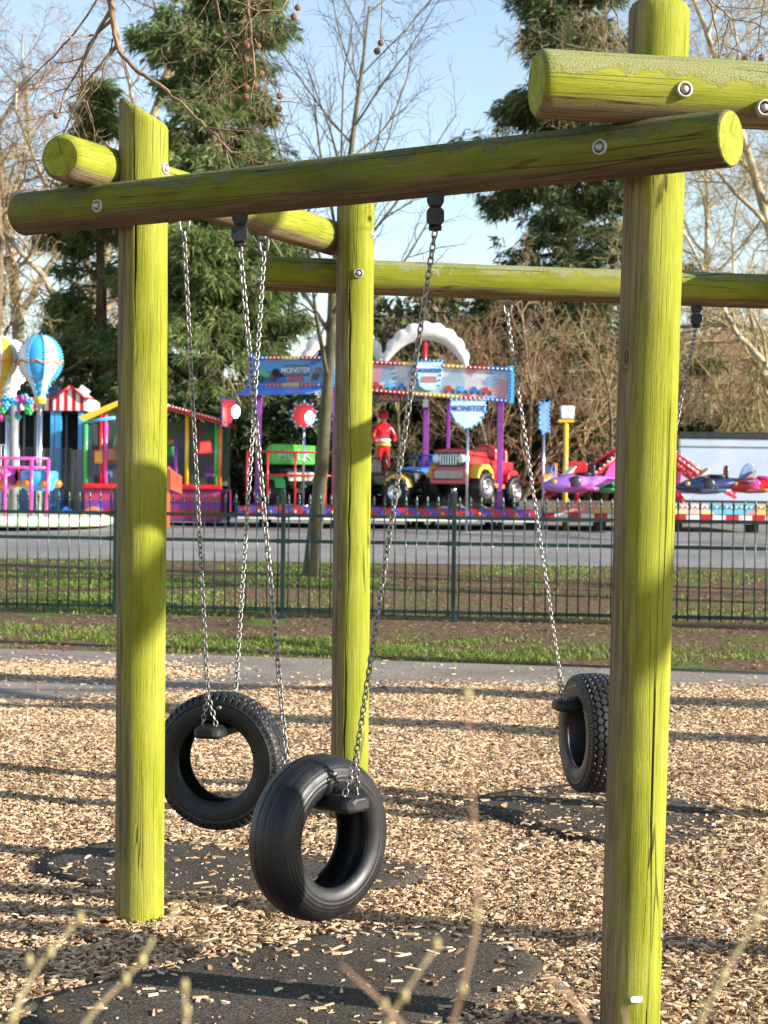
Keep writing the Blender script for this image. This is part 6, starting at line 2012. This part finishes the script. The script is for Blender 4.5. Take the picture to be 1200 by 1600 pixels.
# net and what is behind it
mb = MB()
n = 84
for k in range(n):
    x = x0 + (x1 - x0) * k / (n - 1); zt2 = zeave + (zpk - zeave) * max(0, 1 - abs(x - xm) / ((x1 - xm) if x > xm else (xm - x0))) - .1; mb.cyl((x, YP + .02, zmid), (x, YP + .02, zt2), .0042, n=3, caps=False)
for k in range(44):
    z = zmid + (zeave - zmid) * k / 43; mb.cyl((x0, YP + .025, z), (x1, YP + .025, z), .0042, n=3, caps=False)
mb.build('net', simple('net_cord', (.10, .16, .10), .8), pc_)
mb = MB(); mb.box(((x0 + x1) / 2, YP + 3.0, (zmid + zeave) / 2 + .1), (x1 - x0 - .2, .1, zeave - zmid)); mb.build('back_panel', M_NETPAD, pc_)
rgp = np.random.default_rng(8)
for k in range(16):
    q = P(rgp.uniform(145, 335), rgp.uniform(690, 755), YP + rgp.uniform(.6, 2.4)); m = [M_GRN, M_BLUE, M_PUR, M_ORG, M_RED, M_YEL][k % 6]; mb = MB()
    L_ = rgp.uniform(.2, .45); mb.prism([(-L_, -.15), (L_, -.18), (L_ * .8, .16), (-L_ * .7, .2)], rgp.uniform(.2, .5), q, (math.cos(k), math.sin(k), 0), (0, 0, 1)); mb.build('soft_block', m, pc_, bevel=.05)
bn = thing('banner_flag', 'leaning red and orange pennant board in front of the play cage', 'banner', (P(263, 780, 45.6).x, 45.6, gz(45.6)))
q = P(263, 795, 45.6); s = S(45.6)
mb = MB(); mb.box((q.x, 45.6, (gz(45.6) + P(263, 730, 45.6).z) / 2), (.08, .06, P(263, 730, 45.6).z - gz(45.6))); mb.build('post', M_ORG, bn)
q = P(266, 772, 45.55); mb = MB(); mb.prism([(0, 8 * s), (0, 40 * s), (18 * s, 28 * s), (18 * s, 0)], .05, q, (1, 0, 0), (0, 0, 1)); mb.build('pennant', simple('orange_red', (.7, .16, .08), .4), bn)
sgn = thing('notice', 'small orange and yellow notice on the pink rail of the play cage', 'sign', (P(154, 720, 46.7).x, 46.7, P(154, 733, 46.7).z))
q = P(154, 714, 46.7); mb = MB(); mb.prism([(-.11, -.17), (.11, -.17), (.11, .17), (-.11, .17)], .03, q, (1, 0, 0), (0, 0, 1)); f = mb.build('board', M_ORG, sgn, bevel=.01)
for dz in (-.08, 0, .08): mb = MB(); mb.box((q.x, 46.68, q.z + dz), (.15, .01, .035)); mb.build('line', M_YEL, f)

# ---- plane ride on the right
YQ = 47.0
qb = onground(1010, YQ)
pr = thing('plane_ride', 'plane ride with red lattice arms and a red and white skirted base', 'fair ride', qb)
xl, xr = P(806, 800, YQ).x, P(1270, 800, YQ).x
za, zb_, zc_ = P(1000, 786, YQ).z, P(1000, 803, YQ).z, P(1000, 817, YQ).z
mb = MB(); mb.box(((xl + xr) / 2, YQ, (za + zb_) / 2 + .003), (xr - xl, .12, za - zb_ - .006)); mb.build('fascia', M_PLANEF, pr, bevel=.01)
bulbs('light_string', [p for p in lerp((xl + .1, YQ - .07, (za + zb_) / 2 + .06), (xr - .1, YQ - .07, (za + zb_) / 2 + .06), 60)], .03, M_WHT, pr)
mb = MB(); mb.box(((xl + xr) / 2, YQ + .02, (zb_ + zc_) / 2), (xr - xl, .12, zb_ - zc_ - .004)); mb.build('skirt', M_RWB, pr, bevel=.01)
mb = MB(); mb.box(((xl + xr) / 2, YQ + 2.8, za - .06), (xr - xl, 5.4, .1)); mb.build('deck', M_GREY, pr)
for px in (830, 940, 1060, 1180): x = P(px, 820, YQ).x; mb = MB(); mb.box((x, YQ + .5, (gz(YQ) + zc_) / 2 + .05), (.3, .4, zc_ - gz(YQ) + .1)); mb.build('jack', M_DSTEEL, pr)
cx = P(1003, 700, YQ + 2.6).x; cy = YQ + 2.6; ztop_ = P(1003, 676, cy).z
mb = MB(); mb.lathe([(.45, za), (.4, za + .5), (.28, za + .9), (.25, ztop_ - .1), (.34, ztop_), (.30, ztop_ + .15), (.001, ztop_ + .25)], (cx, cy, 0), (0, 0, 1), 24); mb.build('centre_column', M_RED, pr)
M_BULBW = M_WHT
for (px, py, dy) in ((900, 770, -1.4), (958, 790, -2.4), (1068, 780, -2.5), (1115, 762, -1.2), (1150, 770, .6), (850, 772, .4)):
    e = P(px, py, cy + dy); a = Vector((cx, cy, ztop_)); d = (e - a)
    up = Vector((0, 0, 1)); mb = MB()
    lo = a + Vector((0, 0, -.42)); e2 = e + Vector((0, 0, -.14))
    mb.tube([a, e], .05, 6); mb.tube([lo, e2], .05, 6)
    for k in range(7):
        f = (k + .2) / 7; f2 = (k + .7) / 7; mb.tube([a.lerp(e, f), lo.lerp(e2, f2)], .026, 5); mb.tube([lo.lerp(e2, f2), a.lerp(e, (k + 1.2) / 7 if k < 6 else 1)], .026, 5)
    arm = mb.build('arm', M_RED, pr)
    bulbs('light_string', [a.lerp(e, k / 17) + Vector((0, -.03, .07)) for k in range(18)], .032, M_BULBW, arm)


def plane(label, px, py, Y, yaw, scale, m1, m2, m3, kind=0):
    c = P(px, py, Y); t = thing('toy_plane', label, 'ride car', c, yaw, 'toy planes of the plane ride'); t.scale = (scale,) * 3
    # nose towards -X
    rg_ = np.random.default_rng(int(px))
    prof = [(-1.0, .02, -.05), (-.92, .12, -.04), (-.7, .22, -.02), (-.35, .29, 0), (.1, .29, .02), (.5, .20, .06), (.85, .10, .12), (1.0, .03, .15)]
    V = []; n = 20
    for x, r, z in prof:
        for j in range(n):
            a = 2 * math.pi * j / n; V.append((x, r * .95 * math.cos(a), z + r * (.85 if math.sin(a) > 0 else .75) * math.sin(a)))
    F = [[i * n + j, i * n + (j + 1) % n, (i + 1) * n + (j + 1) % n, (i + 1) * n + j] for i in range(len(prof) - 1) for j in range(n)]
    mb = MB(); mb.add(V, [np.array(F), np.array([list(range(n))[::-1], list(range((len(prof) - 1) * n, len(prof) * n))])]); mb.build('fuselage', m1, t, local=True)
    mb = MB(); mb.prism([(-.45, -.10), (-.15, -.95), (.08, -1.0), (.22, -.92), (.25, 0), (.22, .92), (.08, 1.0), (-.15, .95), (-.45, .10)], .075, (0, 0, -.10), (1, 0, 0), (0, 1, 0)); mb.build('wing', m2, t, local=True, bevel=.03)
    mb = MB(); mb.prism([(.62, .10), (.98, .12), (1.08, .55), (.92, .60), (.80, .50)], .06, (0, 0, .02), (1, 0, 0), (0, 0, 1)); mb.build('tail_fin', m2, t, local=True, bevel=.02)
    mb = MB(); mb.prism([(.66, -.02), (.78, -.42), (.98, -.45), (1.0, 0), (.98, .45), (.78, .42), (.66, .02)], .05, (0, 0, .14), (1, 0, 0), (0, 1, 0)); mb.build('tailplane', m2, t, local=True, bevel=.02)
    mb = MB(); mb.lathe([(.20, .17), (.24, .22), (.22, .26), (.17, .22), (.14, .05), (.001, .03)], (.12, 0, .05), (0, 0, 1), 20); mb.build('cockpit', m3, t, local=True)
    mb = MB(); mb.prism([(-.16, 0), (.16, 0), (.14, .26), (0, .34), (-.14, .26)], .08, (.34, 0, .22), (0, 1, 0), (0, 0, 1)); mb.build('seat', m3, t, local=True, bevel=.03)
    mb = MB(); mb.prism([(-.46, .22), (-.22, .27), (-.12, .46), (-.18, .47)], .34, (0, 0, 0), (1, 0, 0), (0, 0, 1)); mb.build('windscreen', M_CHROME, t, local=True, bevel=.02)
    for s in (-1, 1):
        mb = MB(); mb.lathe([(.17, -.03), (.17, .0), (.12, .02), (.001, .024)], (-.18, s * .262, .05), (0, s, .05), 20); mb.build('roundel', m3, t, local=True)
        mb = MB(); mb.prism([(.02, -.04), (.55, .06), (.80, .16), (.55, .13), (.02, .06)], .02, (0, s * .265, .0), (.985, -.17 * s, 0), (0, 0, 1)); mb.build('flash', m2, t, local=True)
        mb = MB(); mb.lathe([(.06, -.02), (.06, .02), (.03, .03), (.001, .032)], (-.72, s * .17, .06), (-.5, s * .85, .1), 14); mb.build('lamp', M_YEL, t, local=True)
    return t


M_LILAC = simple('lilac_paint', (.38, .16, .55), .25, 0, .2, 4, coat=.5)
plane('purple and pink toy plane left of the right log post', 905, 757, 45.7, math.radians(12), 1.0, M_LILAC, M_PNK, M_BLK)
plane('orange toy plane at the left end of the plane ride', 858, 750, 47.6, math.radians(70), .75, M_ORG, M_ORG, M_BLUE)
plane('green toy plane half hidden by the right log post', 962, 760, 46.4, math.radians(-20), .78, M_GRN, M_GRN, M_BLK)
plane('bright pink toy plane just right of the right log post', 1040, 765, 46.2, math.radians(-70), .75, M_PNK, M_PNK, M_BLK)
plane('dark navy toy plane with a high tail fin on the plane ride', 1114, 760, 45.6, math.radians(6), .98, M_NAVY, simple('steel_blue_paint', (.20, .26, .42), .25, .2, .2, 4, coat=.5), M_BLK)
plane('red and orange toy plane at the right edge of the plane ride', 1188, 760, 45.5, math.radians(-8), .86, M_RED, M_ORG, M_PNK)
sc_ = thing('ride_chair', 'red square backed seat behind the purple toy plane', 'seat', (P(900, 750, 49).x, 49, za))
q = P(902, 736, 49); mb = MB(); mb.prism([(-.25, -.26), (.25, -.26), (.27, .2), (.22, .26), (-.22, .26), (-.27, .2)], .12, q, (1, 0, 0), (0, 0, 1)); mb.build('backrest', M_RED, sc_, bevel=.03)
mb = MB(); mb.box((q.x, q.y - .2, q.z - .28), (.5, .5, .1)); mb.cyl((q.x, q.y, za - .02), (q.x, q.y, q.z - .26), .06, n=8); mb.build('seat', M_RED, sc_, bevel=.02)

# ---- white trailer and brick house behind
YT = 57.0
tb = onground(1180, YT)
tr = thing('trailer', 'pale blue white box trailer with a black roof rail', 'trailer', tb)
xa, xb = P(1062, 700, YT).x, P(1420, 700, YT).x; z0, z1_ = gz(YT) + .75, P(1130, 685, YT).z
mb = MB(); mb.box(((xa + xb) / 2, YT + 1.2, (z0 + z1_) / 2), (xb - xa, 2.4, z1_ - z0)); mb.build('body', M_TRLR, tr, bevel=.03)
mb = MB(); mb.box(((xa + xb) / 2, YT + 1.2, z1_ + .10), (xb - xa + .06, 2.5, .21)); mb.build('roof_rail', M_BLK, tr, bevel=.02)
mb = MB(); mb.box(((xa + xb) / 2, YT - .02, z1_ - .26), (xb - xa, .03, .03)); mb.build('seam_strip', M_GREY, tr)
mb = MB(); mb.box((xa - .02, YT + 1.2, (z0 + z1_) / 2), (.05, 2.44, z1_ - z0)); mb.build('corner_post', M_GREY, tr)
for x in (xa + 1.2, xa + 5): mb = MB(); mb.lathe([(.2, -.12), (.4, -.12), (.45, -.08), (.45, .08), (.4, .12), (.2, .12), (.2, -.12)], (x, YT + .3, gz(YT) + .45), (0, 1, 0), 24); mb.build('wheel', M_RUB, tr)
mb = MB(); mb.box(((xa + xb) / 2, YT + 1.2, z0 - .1), (xb - xa - .2, 1.6, .16)); mb.build('chassis', M_DSTEEL, tr)


def brick_mat():
    m, t, b = nt('red_brick'); g = N(t)
    br_ = g.node('ShaderNodeTexBrick'); g.link(g.mapv(g.coord('Object'), (1, 1, 1), (0, 0, 0), (math.radians(90), 0, 0)), br_.inputs['Vector'])
    br_.inputs['Scale'].default_value = 4.4; br_.inputs['Color1'].default_value = (.36, .13, .08, 1); br_.inputs['Color2'].default_value = (.48, .22, .14, 1); br_.inputs['Mortar'].default_value = (.5, .45, .38, 1)
    g.link(g.mix(.4, br_.outputs['Color'], g.ramp(g.noise(g.coord('Object'), 2, 5), [(.3, .6), (.7, 1)]), 'MULTIPLY'), b.inputs['Base Color']); b.inputs['Roughness'].default_value = .9
    return m


YH = 88
hb_ = onground(1150, YH); s = S(YH)
hs = thing('brick_house', 'red brick house with a tall chimney behind the bare shrubs', 'house', hb_)
xa, xb = P(1060, 600, YH).x, P(1300, 600, YH).x; ze_ = P(1150, 600, YH).z
MBK = brick_mat()
mb = MB(); mb.box(((xa + xb) / 2, YH + 3, (hb_.z + ze_) / 2), (xb - xa, 6, ze_ - hb_.z)); wl = mb.build('wall', MBK, hs)
mb = MB(); mb.prism([(-3.4, 0), (3.4, 0), (0, 2.6)], xb - xa + .5, ((xa + xb) / 2, YH + 3, ze_ + .003), (0, 1, 0), (0, 0, 1)); rf = mb.build('roof', simple('clay_tile', (.20, .10, .07), .85, 0, .3, 3), hs)
q = P(1140, 560, YH); mb = MB(); mb.box((q.x, YH + 2, (ze_ + P(1140, 515, YH).z) / 2), (.95, .8, P(1140, 515, YH).z - ze_)); mb.box((q.x, YH + 2, P(1140, 513, YH).z), (1.1, .95, .2)); ch = mb.build('chimney', MBK, rf)
for k in (-.22, .22): mb = MB(); mb.lathe([(.13, 0), (.15, .05), (.11, .5), (.14, .55)], (q.x + k, YH + 2, P(1140, 511, YH).z + .06), (0, 0, 1), 12); mb.build('chimney_pot', M_CREAM, ch)
for px in (1095, 1160, 1230):
    q = P(px, 640, YH); mb = MB(); mb.box((q.x, YH - .02, q.z), (1.1, .1, 1.5)); wi = mb.build('window', M_WHT, hs); mb = MB(); mb.box((q.x, YH - .06, q.z), (.94, .06, 1.34)); mb.build('pane', M_NAVY, wi)
